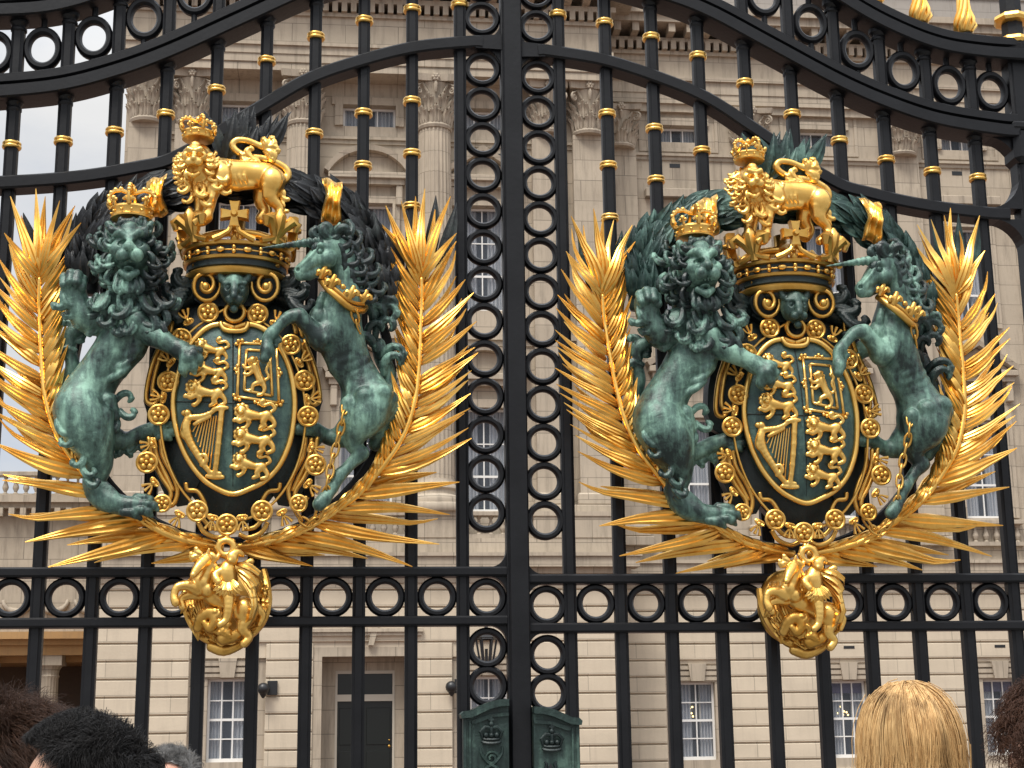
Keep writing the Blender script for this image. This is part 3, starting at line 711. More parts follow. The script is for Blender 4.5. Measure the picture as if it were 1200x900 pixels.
def gate_leaf(sg, dz):
    side = "left" if sg < 0 else "right"
    root = empty("gate_leaf", (sg*1.25, 0, 0), "tall black iron gate leaf with ringed borders on the %s of the meeting post" % side, "gate", "leaves of the palace gates")
    def S(pts): return [(sg*x, z+dz) for x, z in pts]
    bk = M["black"]
    # uprights
    st = MB(); upright(st, sg*.0225, .06, 6.1, .0215, .042, .006, -.01); ms = st.build("meeting_stile", bk, root)
    if sg < 0: MB().box(-.036, .050, -.072, -.053, .06, 6.1, .006).build("cover_strip", bk, ms)
    hs = MB(); upright(hs, sg*2.445, .06, 4.77+dz, .055, .05, .012)
    hs.lathe((sg*2.445, 0, 4.77+dz), [(.075, 0), (.08, .03), (.06, .05)], 8).lathe((sg*2.445, 0, 4.82+dz), [(.052, 0), (.052, .62)], 8)
    hp = hs.build("hinge_stile", bk, root)
    for zc in (4.835, 4.955, 5.3):
        cm = MB(); cm.lathe((sg*2.445, 0, zc+dz), [(.05, -.026), (.078, -.020), (.086, -.004), (.082, .012), (.062, .024), (.05, .026)], 8); cm.build("collar", M["gold_leaf"], hp)
    hm = MB().box(sg*2.445-.075, sg*2.445+.075, -.085, .07, 4.20+dz, 4.375+dz, .025); hm.box(sg*2.445-.08, sg*2.445+.08, -.09, .075, 4.36+dz, 4.40+dz, .01).build("hinge_block", bk, hp)
    # bars, each with its collars
    cz = {0: [4.892], 1: [4.860, 4.405, 4.152, 3.900], 2: [4.795, 4.340, 4.088], 3: [4.708, 4.236], 4: [4.580], 5: [4.432], 6: [4.306], 7: [4.217], 8: [4.166], 9: [4.140]}
    for k in range(10):
        x = .2299+.22*k; m = MB(); top = z_on(C_TAB if x > .1 else B_TAB, x)-.03+dz
        upright(m, sg*x, .10, top, .0272, .028, .009)
        zb = z_on(B_TAB, x)+dz
        if x > .6:
            m.lathe((sg*x, 0, zb-.10), [(.026, 0), (.034, .012), (.034, .022), (.028, .03), (.04, .05)], 16)
            m.lathe((sg*x, 0, top-.075), [(.026, 0), (.036, .01), (.036, .02), (.028, .028), (.042, .046), (.042, .075)], 16)
        b = m.build("bar", bk, root, True, 35)
        for z in cz[k]:
            cm = MB(); collar(cm, sg*x, z+dz); cm.build("collar", M["gold_leaf"], b, True, 60)
        if k in (7, 8, 9):
            zc = z_on(C_TAB, x)+dz+.035
            m = MB().box(sg*x-.055, sg*x+.055, -.05, .05, zc-.05, zc+.012, .012).lathe((sg*x, 0, zc+.012), [(.034, 0), (.034, .045), (.026, .05)], 14)
            fb = m.build("finial", bk, root, True, 40)
            fm = MB(); flame(fm, sg*x, 0, zc+.055, 1.0); fm.build("gilt_flame", M["gold_leaf"], fb, True, 50)
    # curved rails
    m = MB(); bar_rail(m, S(arch_pts(A_TAB)), .030, -.055, .055); m.build("arched_rail", bk, root, True, 30)
    for nm, tab in (("lower_swept_rail", B_TAB), ("upper_swept_rail", C_TAB)):
        p = S(arch_pts(tab)); m = MB()
        q = [(-.052, -.075), (-.046, -.085), (.004, -.085), (.008, -.058), (.020, -.055), (.026, -.072), (.062, -.072), (.066, -.066), (.066, .06), (.05, .07), (-.05, .07), (-.052, .06)]
        m.sweep(p, [(o*sg*-1 if False else o, y) for o, y in (q if sg > 0 else [(-o, y) for o, y in q])])
        m.build(nm, bk, root, True, 30)
    # straight rails
    for z in (2.262, 2.055, .55, .16):
        m = MB(); bar_rail(m, S([(.045, z), (2.39, z)]), .0205, -.05, .05); m.build("rail", bk, root, True, 30)
    # rings
    def ring(x, z, R=.0708, r=.0158, fl=1.5, pins=None, sz=1.0):
        m = MB()
        if pins: pins(m)
        m.ring((sg*x, 0, z+dz), R, r, 32, 8, fl, 'y', sz); return m.build("ring", bk, root, True, 35)
    zs = [4.825+.172*k for k in range(4)]+[4.572]+[4.400-.1712*k for k in range(12)]
    for z in zs: ring(.1285, z)
    for z in (2.152, 1.943, 1.784, 1.62, 1.46): ring(.1285, z)
    for k in range(9): ring(.34+.22*k, 2.1585, .0700)
    for k in range(2, 10):
        x = .34+.22*k
        if x < 2.45:
            zc = (z_on(B_TAB, x)+.06+z_on(C_TAB, x)-.055)/2
            x = x if k < 9 else 2.31
            ring(x, zc, .0690, .0170, 1.6, lambda m: m.tube([(sg*x, 0, zc+.086+dz), (sg*x, 0, z_on(C_TAB, x)-.045+dz)], .014, 8).tube([(sg*x, 0, zc-.086+dz), (sg*x, 0, z_on(B_TAB, x)+.05+dz)], .014, 8), 1.24)
    # corner brackets: webs with a quarter-round cut, where rails meet the uprights
    def web(x, z, sx, sz, R, w=.03):
        p = [(x, z), (x+sx*R, z)]+[(x+sx*R-sx*R*math.sin(a), z+sz*R-sz*R*math.cos(a)) for a in [PI/2*i/8 for i in range(1, 8)]]+[(x, z+sz*R)]
        MB().prism(S(p), -w, w).build("bracket", bk, root)
    for z in (2.262, 2.055):
        web(.044, z+.0195, 1, 1, .075); web(.044, z-.0195, 1, -1, .075)
    web(.044, 4.665, 1, -1, .085); web(.044, 4.715, 1, 1, .085)
    MB().prism(S([(.04, 4.655), (.16, 4.66), (.16, 4.72), (.04, 4.73)]), -.05, .05).build("bracket", bk, root)
    web(2.395, 4.333, -1, -1, .15, .045); web(2.395, 3.978, -1, 1, .17, .045); web(2.395, 3.925, -1, -1, .15, .045)
    web(2.395, 4.43, -1, 1, .06, .04); web(2.395, 2.28, -1, 1, .075); web(2.395, 2.04, -1, -1, .075)
    # bronze lock case on this leaf
    lc = MB(); x0, x1 = .052, .236
    lc.prism(S([(x0, 1.05), (x1, 1.05), (x1, 1.668), (.15, 1.690), (x0, 1.705)]), -.115, .06)
    lc.prism(S([(x0, 1.700), (.09, 1.698), (.13, 1.688), (.17, 1.670), (.205, 1.655), (x1+.012, 1.651), (x1+.016, 1.668), (x1+.004, 1.680), (.21, 1.683), (.175, 1.699), (.135, 1.716), (.09, 1.726), (x0, 1.728)]), -.145, .07)
    lc.prism(S([(x0, 1.66), (.12, 1.655), (.19, 1.63), (.205, 1.63), (.205, 1.642), (.125, 1.668), (x0, 1.673)]), -.128, -.112)
    lc.box(min(sg*.208, sg*.216), max(sg*.208, sg*.216), -.124, -.11, 1.05+dz, 1.64+dz).box(min(sg*.228, sg*.24), max(sg*.228, sg*.24), -.12, -.05, 1.05+dz, 1.655+dz)
    lo = lc.build("lock_case", M["bronze_case"], root)
    cx, cz_, y = sg*.125, 1.585+dz, -.116
    m = MB()
    m.tube([(cx+.036*math.cos(a), y-.004-.012*math.sin(a), cz_-.028-.007*math.sin(a)) for a in [PI*i/10 for i in range(11)]], .007, 6)
    m.tube([(cx+.034*math.cos(a), y-.004-.010*math.sin(a), cz_-.014-.006*math.sin(a)) for a in [PI*i/10 for i in range(11)]], .006, 6)
    for s in (-1, 0, 1):
        m.tube([(cx+s*.036, y-.008, cz_-.012), (cx+s*.044, y-.016, cz_+.012), (cx+s*.026, y-.014, cz_+.03), (cx, y-.012, cz_+.028)], [.006, .008, .008, .006], 6)
        m.sphere((cx+s*.022, y-.012, cz_-.002), .011, 8, 6)
    m.sphere((cx, y-.012, cz_+.042), .011, 8, 6).box(cx-.004, cx+.004, y-.016, y-.006, cz_+.05, cz_+.072).box(cx-.011, cx+.011, y-.015, y-.007, cz_+.057, cz_+.065)
    m.build("crown_emblem", M["bronze_dark"], lo, True, 50)
    m = MB()
    if sg < 0:      # interlaced scrolled cypher
        def P(x, z): return (cx+x, y-.010-.004*math.sin(x*90), cz_-.05+z)
        for mir in (1, -1):
            p = [(-.046*mir, 0), (-.040*mir, -.03), (-.012*mir, -.062), (.022*mir, -.085), (.03*mir, -.115), (.0, -.135), (-.03*mir, -.12)]
            m.tube([P(a, b) for a, b in [tuple(q) for q in spline(p, 6)]], [.004+.004*math.sin(PI*i/36) for i in range(37)], 6)
        sp = [(.0+.030*math.cos(a)*(1-a/13), -.045+.030*math.sin(a)*(1-a/13)) for a in [i*.35 for i in range(30)]]
        m.tube([P(a, b) for a, b in sp], .0052, 6)
        sp = [(-.005+.032*math.cos(-a)*(1-a/14), -.125+.034*math.sin(-a)*(1-a/14)) for a in [i*.35 for i in range(32)]]
        m.tube([P(a, b) for a, b in sp], .0055, 6)
        m.tube([P(-.03, -.16), P(-.02, -.19), P(.012, -.20), P(.034, -.18)], .005, 6)
        m.build("cypher", M["bronze_case"], lo, True, 50)
    else:
        m.tube([(cx+a-.006, y-.006, cz_+b) for a, b in ((-.02, -.20), (-.02, -.10), (-.016, -.088), (-.024, -.078))], [.007, .007, .007, .004], 6)
        m.tube([(cx+a-.006, y-.006, cz_+b) for a, b in ((.02, -.20), (.02, -.10), (.016, -.088), (.024, -.078))], [.007, .007, .007, .004], 6)
        m.build("keyhole_guard", M["bronze_dark"], lo, True, 50)
        m = MB().prism([(cx-.006-.006, cz_-.2), (cx-.006+.006, cz_-.2), (cx-.006+.004, cz_-.11), (cx-.006+.009, cz_-.10), (cx-.006, cz_-.086), (cx-.006-.009, cz_-.10), (cx-.006-.004, cz_-.11)], y-.0025, y+.003); m.build("keyhole", M["lamp_black"], lo)
        MB().sphere((cx-.006, y-.004, cz_-.12), .006, 8, 6, 1, .4, 2.2).build("key_pin", M["white_sash"], lo, True)
    return root
leafL = gate_leaf(-1, 0.0); leafR = gate_leaf(1, -.032)
# ================================================================== gilt and bronze ornament of the gates
PX = (at(301, 450, -.2)-at(300, 450, -.2)).length
def E(x, y, d): p = at(x, y, -d); return np.array((p.x, p.y, p.z))
def EP(pts): return [(*E(x, y, d), r*PX) for x, y, d, r in pts]
def bounds(x0, x1, y0, y1, d0, d1):
    c = [E(x, y, d) for x in (x0, x1) for y in (y0, y1) for d in (d0, d1)]
    return np.min(c, 0)-.02, np.max(c, 0)+.02
rnd = random.Random(11)

def lock(x, y, ang, length, r, turn, d0, d1=None, n=13, pw=1.5, bulge=0.0):
    """one curling lock of hair: heads off at ang (degrees, 0 = right, 90 = down in the photo) and winds up by turn (radians)"""
    d1 = d0 if d1 is None else d1; a0 = math.radians(ang); out = []; px, py = x, y
    for i in range(n+1):
        u = i/n; out.append((px, py, d0+(d1-d0)*u+bulge*math.sin(PI*u), r*(.65+.5*math.sin(PI*min(1, u*1.25+.12)) if u < .7 else 1.1-(u-.7)*1.6)))
        h = a0+turn*u**pw; st = length/n*(1.25-.7*u)
        px += st*math.cos(h); py += st*math.sin(h)
    return EP(out)

def blade(m, path, w, nrm, prof, ws):
    """leaf blade along path; prof = cross-section (side, lift) in units of the local half width"""
    path = [Vector(p) for p in path]; n = len(path); k = len(prof); vs = []; fs = []
    for i, p in enumerate(path):
        t = (path[min(i+1, n-1)]-path[max(i-1, 0)]).normalized(); b = t.cross(nrm[i] if isinstance(nrm, list) else nrm).normalized(); q = b.cross(t)
        for s, l in prof: vs.append(p+b*(s*w*ws[i])+q*(l*w*ws[i]))
    for i in range(n-1):
        for j in range(k): j2 = (j+1) % k; fs.append((i*k+j, i*k+j2, (i+1)*k+j2, (i+1)*k+j))
    fs.append(tuple(range(k))[::-1]); fs.append(tuple((n-1)*k+j for j in range(k)))
    return m.add(vs, fs)

def spline3(pts, n=6): return [tuple(p) for p in spline(pts, n)]
def tubeE(m, pts, r, n=8, sp=6, flat=1.0):
    """pts (x,y,d) or (x,y,d,r): a round bar laid through photo points at their depth"""
    q = spline3(pts, sp) if sp else pts
    return m.tube([E(*p[:3]) for p in q], [(p[3] if len(p) > 3 else r)*PX for p in q], n, flat)

# ------------------------------------------------------------------ palm branches
PALM_PROF = [(-1, 0), (-.66, .30), (-.36, .12), (0, .46), (.36, .12), (.66, .30), (1, 0), (.3, -.22), (-.3, -.22)]
PALM_W = [.55, .95, 1.05, .98, .82, .64, .46, .27, .06]
RACHIS = [(262, 641), (235, 637), (200, 628), (175, 615), (150, 600), (125, 583), (105, 563), (85, 538), (70, 515), (60, 492), (53, 465), (50, 440), (48, 410), (47, 380), (46, 350), (46, 325)]
OUTV = [(.0, -82, 18), (.10, -130, 25), (.20, -148, 36), (.28, -130, 14), (.33, -124, 4), (.38, -122, -24), (.44, -112, -38), (.5, -94, -50), (.62, -74, -43), (.75, -68, -47), (.87, -54, -57), (.95, -38, -80), (1.0, -6, -99)]
INV = [(.0, -55, -14), (.15, -62, -30), (.3, -42, -40), (.42, -18, -46), (.55, 16, -50), (.7, 26, -56), (.85, 36, -66), (.95, 46, -74), (1.0, 30, -86)]
def tabv(t, s):
    for a, b in zip(t[:-1], t[1:]):
        if s <= b[0]: u = (s-a[0])/(b[0]-a[0]); return tuple(a[i]+(b[i]-a[i])*u for i in (1, 2))
    return t[-1][1:]
def palm_branch(mir, parent, mat, seed):
    rn = random.Random(seed); fx = (lambda x: 540-x) if mir else (lambda x: x)
    R = spline3([(x, y) for x, y in RACHIS], 8); L = [0]
    for a, b in zip(R[:-1], R[1:]): L.append(L[-1]+math.dist(a, b))
    def on(s):
        q = s*L[-1]
        for i in range(len(L)-1):
            if L[i+1] >= q: u = (q-L[i])/(L[i+1]-L[i]); return R[i][0]+(R[i+1][0]-R[i][0])*u, R[i][1]+(R[i+1][1]-R[i][1])*u
        return R[-1]
    dr = lambda s: .15+.07*math.sin(PI*min(1, s*1.1))
    m = MB(); stem = [(fx(x), y, dr(i/(len(R)-1))+.012, 4.6-2.2*i/len(R)) for i, (x, y) in enumerate(R)]
    tubeE(m, stem, 3, 8, 0); m.build("rachis", mat, parent, True)
    m = MB()
    def leaf(s, vx, vy, d0, d1, w, bow, kink=0):
        bx, by = on(s); path = []; n = 9; l = math.hypot(vx, vy); px, py = -vy/l, vx/l
        for i in range(n):
            u = i/(n-1); o = bow*l*math.sin(PI*u)*(1-.3*u); sd = 0
            if kink and u > .8: o += kink*(u-.8)*l; 
            path.append(E(fx(bx+vx*u+px*o), by+vy*u+py*o, d0+(d1-d0)*u+.028*math.sin(PI*min(1, u*1.6))+sd))
        tw = rn.uniform(-.55, .55)
        nr = Vector((tw, -1, rn.uniform(-.2, .5))).normalized()
        blade(m, path, w*PX, nr, PALM_PROF, PALM_W)
    for lay in range(2):
        n = 28 if lay == 0 else 18
        for i in range(n):
            s = (i+.5*lay+.2)/n; s = min(1, s+rn.uniform(-.008, .008))
            if s < .45 and i % 2: continue
            vx, vy = tabv(OUTV, s); k = (rn.uniform(.93, 1.06) if lay == 0 else rn.uniform(.72, .98)); a = rn.uniform(-.05, .05)+(.10 if lay else 0)
            vx, vy = vx*math.cos(a)-vy*math.sin(a), vx*math.sin(a)+vy*math.cos(a)
            leaf(s, vx*k, vy*k, dr(s)-.05*lay-.005, dr(s)-.04-.06*lay+rn.uniform(-.02, .04), rn.uniform(5.0, 7.0)*(1.42 if s < .45 else 1), (rn.uniform(-.065, .0) if s > .38 else rn.uniform(-.03, .06)), rn.choice((0, 0, 0, .35)))
        n = 30 if lay == 0 else 16
        for i in range(n):
            s = min(1, (i+.4*lay+.3)/n); vx, vy = tabv(INV, s); k = rn.uniform(.85, 1.1)*(1 if s > .5 else .9)
            leaf(s, vx*k, vy*k, dr(s)-.03*lay, dr(s)-.05*lay+rn.uniform(-.02, .01), rn.uniform(5.0, 6.8), rn.uniform(.0, .07))
    # the fan at the tip
    for vx, vy, w in ((-4, -104, 7.2), (7, -95, 6.6), (-34, -95, 7.4), (42, -84, 7.6), (49, -64, 7), (-41, -52, 7), (24, -90, 5.5)):
        leaf(1, vx, vy, dr(1)+.01, dr(1)+rn.uniform(-.02, .05), w, rn.uniform(-.04, .04))
    o = m.build("palm_leaflets", mat, parent, True, 28); return o

# ------------------------------------------------------------------ laurel garland
def garland(parent, mat):
    rn = random.Random(5)
    P = [(101, 345), (103, 315), (110, 286), (126, 259), (152, 240), (186, 231), (230, 222), (272, 214), (315, 218), (350, 227), (386, 240), (414, 263), (435, 298), (449, 340), (453, 372)]
    R = spline3(P, 8); n = len(R); apex = 7*8
    m = MB(); m.tube([E(x, y, .10) for x, y in R], [(15+2*math.sin(i*.5))*PX for i in range(n)], 10, .7); m.build("garland_core", mat, parent, True)
    m = MB()
    prof = [(-1, .12), (-.5, -.02), (0, .20), (.5, -.02), (1, .12), (0, -.14)]; ws = [.25, .7, .95, 1, .92, .7, .38, .04]
    def lf(x, y, d0, ang, l, w, lift, roll):
        a = math.radians(ang); path = [E(x+l*u*math.cos(a)+l*.10*math.sin(PI*u)*roll*-math.sin(a), y+l*u*math.sin(a)+l*.10*math.sin(PI*u)*roll*math.cos(a), d0+lift*math.sin(PI*u*.62)) for u in [i/7 for i in range(8)]]
        blade(m, path, w*PX, Vector((roll*.5, -1, .25)).normalized(), prof, ws)
    for i in range(3, n-3):
        x, y = R[i]; x1, y1 = R[i+1]; ang = math.degrees(math.atan2(y1-y, x1-x)); 
        if i > apex: ang += 180
        for k in range(4):
            o = (k-1.5)*10.5+rn.uniform(-4, 4); px, py = -math.sin(math.radians(ang)), math.cos(math.radians(ang))
            fl = o*.9+rn.uniform(-7, 7)
            lf(x+px*o*.7, y+py*o*.7, .155-.0032*abs(o)+rn.uniform(-.01, .02), ang+fl, rn.uniform(32, 42), rn.uniform(7, 9.5), rn.uniform(.02, .06), rn.uniform(-1, 1))
    for k in range(16):
        lf(rn.uniform(258, 312), rn.uniform(188, 200), .10+rn.uniform(0, .08), rn.uniform(-128, -52), rn.uniform(50, 72), rn.uniform(7.5, 10), rn.uniform(.02, .07), rn.uniform(-1, 1))
    for x, y, a, l in ((498, 320, -82, 92), (512, 318, -74, 84), (488, 325, -98, 80), (40, 322, -100, 74), (60, 322, -72, 78), (77, 318, -80, 70), (470, 330, -105, 66)): lf(x, y, .09, a, l, 9, .01, .3)
    m.build("laurel_leaves", mat, parent, True, 35)
    for pts in ([(184, 208), (182, 222), (181, 238), (186, 254)], [(389, 211), (391, 226), (389, 243), (388, 262)]):
        m = MB(); R2 = spline3(pts, 6); vs = []; fs = []; c = len(R2); q = 15
        for i, (x, y) in enumerate(R2):
            u = i/(c-1); dd = .205+.05*math.sin(PI*u)
            for j in range(q):
                v = j/(q-1)-.5; rip = .010*math.sin(v*17+u*2)+.006*math.sin(u*16)
                vs.append(E(x+v*21*(1+.15*math.cos(u*7)), y+v*7*(1 if x > 300 else -1)+math.sin(v*9)*1.5, dd+rip))
        for b in (0, .006):
            base = len(m.v); m.v += [tuple(p+np.array((0, b, 0))) for p in vs]
            m.f += [tuple(base+w for w in (i*q+j, i*q+j+1, (i+1)*q+j+1, (i+1)*q+j)) for i in range(c-1) for j in range(q-1)]
        t = c*q
        edge = [j for j in range(q)]+[i*q+q-1 for i in range(1, c)]+[(c-1)*q+j for j in range(q-2, -1, -1)]+[i*q for i in range(c-2, 0, -1)]
        m.f += [(edge[i], edge[(i+1) % len(edge)], edge[(i+1) % len(edge)]+t, edge[i]+t) for i in range(len(edge))]
        m.build("gilt_ribbon", M["gold_leaf"], parent, True, 50)

# ------------------------------------------------------------------ crowns
def small_crown(name, x, y, d, hw, h, mat, parent, tilt=0):
    """open-work royal crown; (x,y) middle of the base rim in the photo, hw half width and h height in photo pixels"""
    m = MB(); c = Vector(E(x, y, d)); R = hw*PX; H = h*PX
    m.lathe(c, [(R*.88, -.06*H), (R*.98, -.05*H), (R*1.0, .0), (R*.93, .04*H), (R*.95, .2*H), (R*1.02, .24*H), (R*1.0, .30*H), (R*.9, .30*H)], 36)
    for i in range(12):
        a = 2*PI*i/12+.13; m.sphere((c.x+R*.97*math.cos(a), c.y+R*.97*math.sin(a), c.z+.12*H), R*.075, 8, 6)
    for i in range(8):
        a = 2*PI*i/8+PI/8*(1 if hw < 20 else 0); ca, sa = math.cos(a), math.sin(a)
        def Q(r, z, b=0): return (c.x+r*R*math.cos(a+b), c.y+r*R*math.sin(a+b), c.z+z*H)
        if i % 2 == 0:
            m.tube([Q(1, .28), Q(1.1, .45), Q(1.14, .62)], [R*.11, R*.15, R*.09], 6)
            for s in (-1, 1): m.tube([Q(1.05, .36), Q(1.1, .46, s*.16), Q(1.08, .40, s*.27)], [R*.08, R*.11, R*.08], 6)
            # arch up to the orb
            m.tube([Q(1.05, .5), Q(1.12, .72), Q(.9, .88), Q(.55, .92), Q(.2, .84), Q(0, .82)], [R*.105]*6, 6)
            for r, z in ((1.13, .68), (1.03, .80), (.82, .90), (.56, .93)): m.sphere(Q(r, z+.03), R*.125, 7, 5)
        else:
            m.sphere(Q(1.1, .50), R*.13, 8, 6); m.tube([Q(1, .28), Q(1.09, .50)], [R*.07, R*.09], 6)
            for s in (-1, 1): m.sphere(Q(1.08, .44, s*.14), R*.09, 7, 5)
    m.sphere((c.x, c.y, c.z+.92*H), R*.21, 10, 8); m.tube([(c.x, c.y, c.z+.95*H), (c.x, c.y, c.z+1.12*H)], R*.06, 6).tube([(c.x-R*.14, c.y, c.z+1.04*H), (c.x+R*.14, c.y, c.z+1.04*H)], R*.055, 6)
    return m.build(name, mat, parent, True, 50)

# ------------------------------------------------------------------ the bronze lion
def lion_supporter(parent):
    lo, hi = bounds(48, 245, 240, 618, .08, .50); s = Sculpt(lo, hi, .0040)
    c = lambda pts, k=.02, n=0: s.chain(EP(pts), k, n)
    c([(159, 370, .24, 29), (144, 398, .24, 25.5), (127, 424, .235, 24), (110, 448, .23, 24.5), (97, 474, .225, 31)], .018, 4)
    c([(166, 385, .27, 17), (156, 410, .27, 14), (142, 436, .26, 8)], .014)           # belly and ribs
    c([(95, 480, .25, 32), (103, 503, .265, 29), (111, 524, .26, 21), (115, 546, .24, 14.5), (110, 567, .225, 11.5), (120, 584, .24, 12), (144, 592, .25, 10.5), (166, 594, .26, 10)], .014, 4)
    # muscle of the flank, thigh and shank, each with its own crease
    for x0, y0, d0, x1, y1, d1, ra, rb in ((82, 470, .285, 92, 508, .30, 15, 10), (102, 474, .305, 112, 512, .315, 14, 9), (122, 486, .29, 124, 516, .29, 12, 8), (126, 470, .27, 134, 488, .265, 11, 7), (108, 530, .275, 112, 556, .255, 9, 6), (120, 528, .265, 120, 552, .25, 7, 4.5)):
        s.cone(E(x0, y0, d0), ra*PX, E(x1, y1, d1), rb*PX, .007)
    for q in range(5): c([(126+q*7.5, 446-q*12.5, .292, 2.5), (138+q*7, 440-q*12, .309, 3.2), (152+q*5, 430-q*10.5, .306, 2.4)], .014, 3)
    c([(112, 436, .28, 4), (124, 416, .29, 5), (138, 392, .30, 5)], .012, 3)
    for tx, ty, td in ((176, 586, .265), (180, 593, .28), (173, 600, .285), (160, 603, .28)):
        c([(tx-16, ty-3, td-.005, 5), (tx-6, ty-2, td+.006, 5.2), (tx, ty, td, 5.6), (tx+5, ty+5, td-.004, 2.4)], .003)
    for q in range(4): c([(116+q*3, 566, .262, 2.2), (128+q*5, 580+q*2, .272, 2.6), (152, 586+q*4, .278, 2.4)], .003, 3)
    c([(112, 502, .18, 22), (130, 513, .18, 14), (148, 518, .17, 10.5), (168, 508, .18, 9.5), (188, 503, .20, 10)], .012, 3)     # far hind leg
    for tx, ty, td in ((200, 499, .21), (202, 506, .22), (197, 512, .22)): c([(tx-10, ty, td, 5.5), (tx, ty, td, 5), (tx+3, ty+3, td, 2.5)], .006)
    c([(160, 374, .28, 21), (173, 388, .31, 15), (188, 397, .335, 11.5), (204, 406, .345, 9.5), (215, 412, .35, 11.5)], .010, 4)   # arm on the shield
    s.ell(E(160, 376, .335), (14*PX, .04, 15*PX), .006)
    for q in range(4): c([(166+q*3, 380+q*4.5, .338, 4), (186+q*2, 391+q*4.5, .358-.004*q, 3.6), (206, 402+q*4, .362, 2.6)], .003)
    for tx, ty, td in ((232, 412, .36), (233, 421, .372), (226, 430, .375), (215, 433, .365)):
        c([(214, 412, .355, 9), ((215+tx)/2+2, (412+ty)/2-1, td+.014, 7), (tx, ty, td+.004, 6.2), (tx+2, ty+7, td-.010, 2.6)], .005)
    c([(130, 365, .24, 24), (110, 374, .26, 18), (97, 368, .28, 15), (88, 350, .29, 13), (85, 334, .30, 13.5)], .014, 4)      # raised paw, drooping forward
    for tx, ty, td in ((76, 325, .325), (83, 321, .340), (91, 322, .338), (97, 328, .322)): c([(86, 333, .30, 8), (tx, ty, td, 6), (tx-1, ty+9, td+.018, 5), (tx-2, ty+15, td+.012, 2)], .005)
    for q in range(9): s.hair(lock(76+q*4.2, 338+q*4.2, 100-q*7, 36, 4.2, 3.4*(1 if q % 2 else -1), .315-.006*q, bulge=.016), .004)
    # tail up the back
    c([(68, 474, .14, 8), (78, 452, .14, 7.5), (85, 430, .15, 7.5), (82, 410, .16, 7), (84, 392, .17, 8), (95, 385, .18, 8)], .01, 4)
    for q in range(4): s.hair(lock(88-q*3, 412-q*8, -150+q*45, 34, 4.2, 4.2*(1 if q % 2 else -1), .18), .004)
    # head
    h = Sculpt(*bounds(100, 216, 244, 412, .12, .46), .0036)
    h.ell(E(154, 308, .225), (30*PX, .09, 40*PX), .02); h.ell(E(152, 343, .235), (27*PX, .07, 30*PX), .02)
    s.ball(E(154, 300, .29), 27*PX, .03); s.ball(E(152, 296, .345), 23*PX, .02)
    c([(152, 271, .375, 12), (152, 280, .405, 7.5), (151, 289, .440, 6.5)], .008); c([(146, 291, .438, 4.6), (151, 289, .450, 5), (156, 291, .438, 4.6)], .004)
    for sx in (-1, 1):
        s.ball(E(152+sx*8, 299, .432), 8.2*PX, .004); s.ball(E(152+sx*15, 293, .385), 9*PX, .008)
        c([(152+sx*3, 278, .418, 4.4), (152+sx*10, 273, .412, 5.2), (152+sx*18, 276, .385, 4)], .004)
        s.ell(E(152+sx*9.5, 283.5, .432), (6*PX, .04, 4.2*PX), .003, True); s.ball(E(152+sx*9.5, 284, .392), 4.2*PX, .002); c([(152+sx*5, 287, .405, 1.6), (152+sx*10, 288, .405, 2), (152+sx*14, 286, .395, 1.6)], .002)
        s.cone(E(152+sx*3, 293, .45), .0035, E(152+sx*13, 302, .42), .004, .004, True)
        c([(152+sx*20, 271, .365, 7), (152+sx*25, 263, .365, 4.5)], .006); s.ball(E(152+sx*23, 268, .385), 3.6*PX, .004, True)
    s.ell(E(151, 311, .440), (10.5*PX, .075, 7.5*PX), .003, True); s.ell(E(151, 315, .395), (6*PX, .035, 2.4*PX), .002)
    for q in (-6, -2, 2, 6): c([(151+q, 304.5, .420, 1.5), (151+q, 308, .424, .8)], .001)
    c([(142, 319, .395, 4), (151, 324, .410, 4.8), (160, 319, .395, 4)], .004)
    for q in range(9): h.hair(lock(138+q*3.4, 268-3*math.sin(q/8*PI), 150-q*15, 15, 3.2, 3.6*(-1)**q, .385, bulge=.012), .003)
    for q in range(5): h.hair(lock(139+q*6, 327, 120-q*15, 24, 2.8, 3.0*(1 if q > 2 else -1), .385, .38, bulge=.012), .003)
    # mane: rows of curling locks
    for R_, d_, n_, ln, rr, tn in ((20, .382, 12, 25, 2.5, 4.2), (24, .355, 14, 29, 2.7, 4.6), (28, .315, 14, 30, 2.8, 4.8), (30, .265, 14, 30, 2.9, 4.8), (30, .205, 12, 30, 3.0, 4.4)):
        for i in range(n_):
            a = 2*PI*(i+.37*R_)/n_; sx, sy = math.cos(a), math.sin(a)
            if R_ < 25 and sy > .75: continue
            x, y = 153+R_*sx, 302+R_*1.12*sy+(4 if R_ > 30 else 0)
            if y < 258: y = 258+rnd.uniform(0, 4)
            hg = math.degrees(math.atan2(sy*.8+.75, sx)); sg = 1 if sx < 0 else -1
            h.hair(lock(x, y, hg+rnd.uniform(-18, 18), ln*rnd.uniform(.85, 1.2), rr*rnd.uniform(.85, 1.15), sg*tn*rnd.uniform(.55, 1.1)*(1 if rnd.random() < .75 else -1), d_+rnd.uniform(-.01, .015), d_-.01, bulge=.014), .0035)
    for x, y, a, ln, t_, d_ in ((128, 342, 100, 38, 3.8, .335), (140, 346, 85, 40, -4.2, .35), (153, 350, 95, 42, 4.4, .36), (166, 346, 80, 40, -4.2, .355), (178, 342, 70, 42, -4.6, .34), (120, 356, 110, 34, 4, .31), (136, 364, 95, 36, 4.6, .335), (152, 366, 60, 40, 4.8, .35), (168, 362, 30, 44, 4.4, .35), (180, 360, 15, 40, 4.9, .335), (190, 350, 60, 30, -4.4, .31), (114, 345, 120, 30, -3.6, .29), (147, 375, 80, 30, 4.6, .34), (163, 372, 60, 34, -4.8, .345), (178, 375, 20, 36, 4.6, .345)):
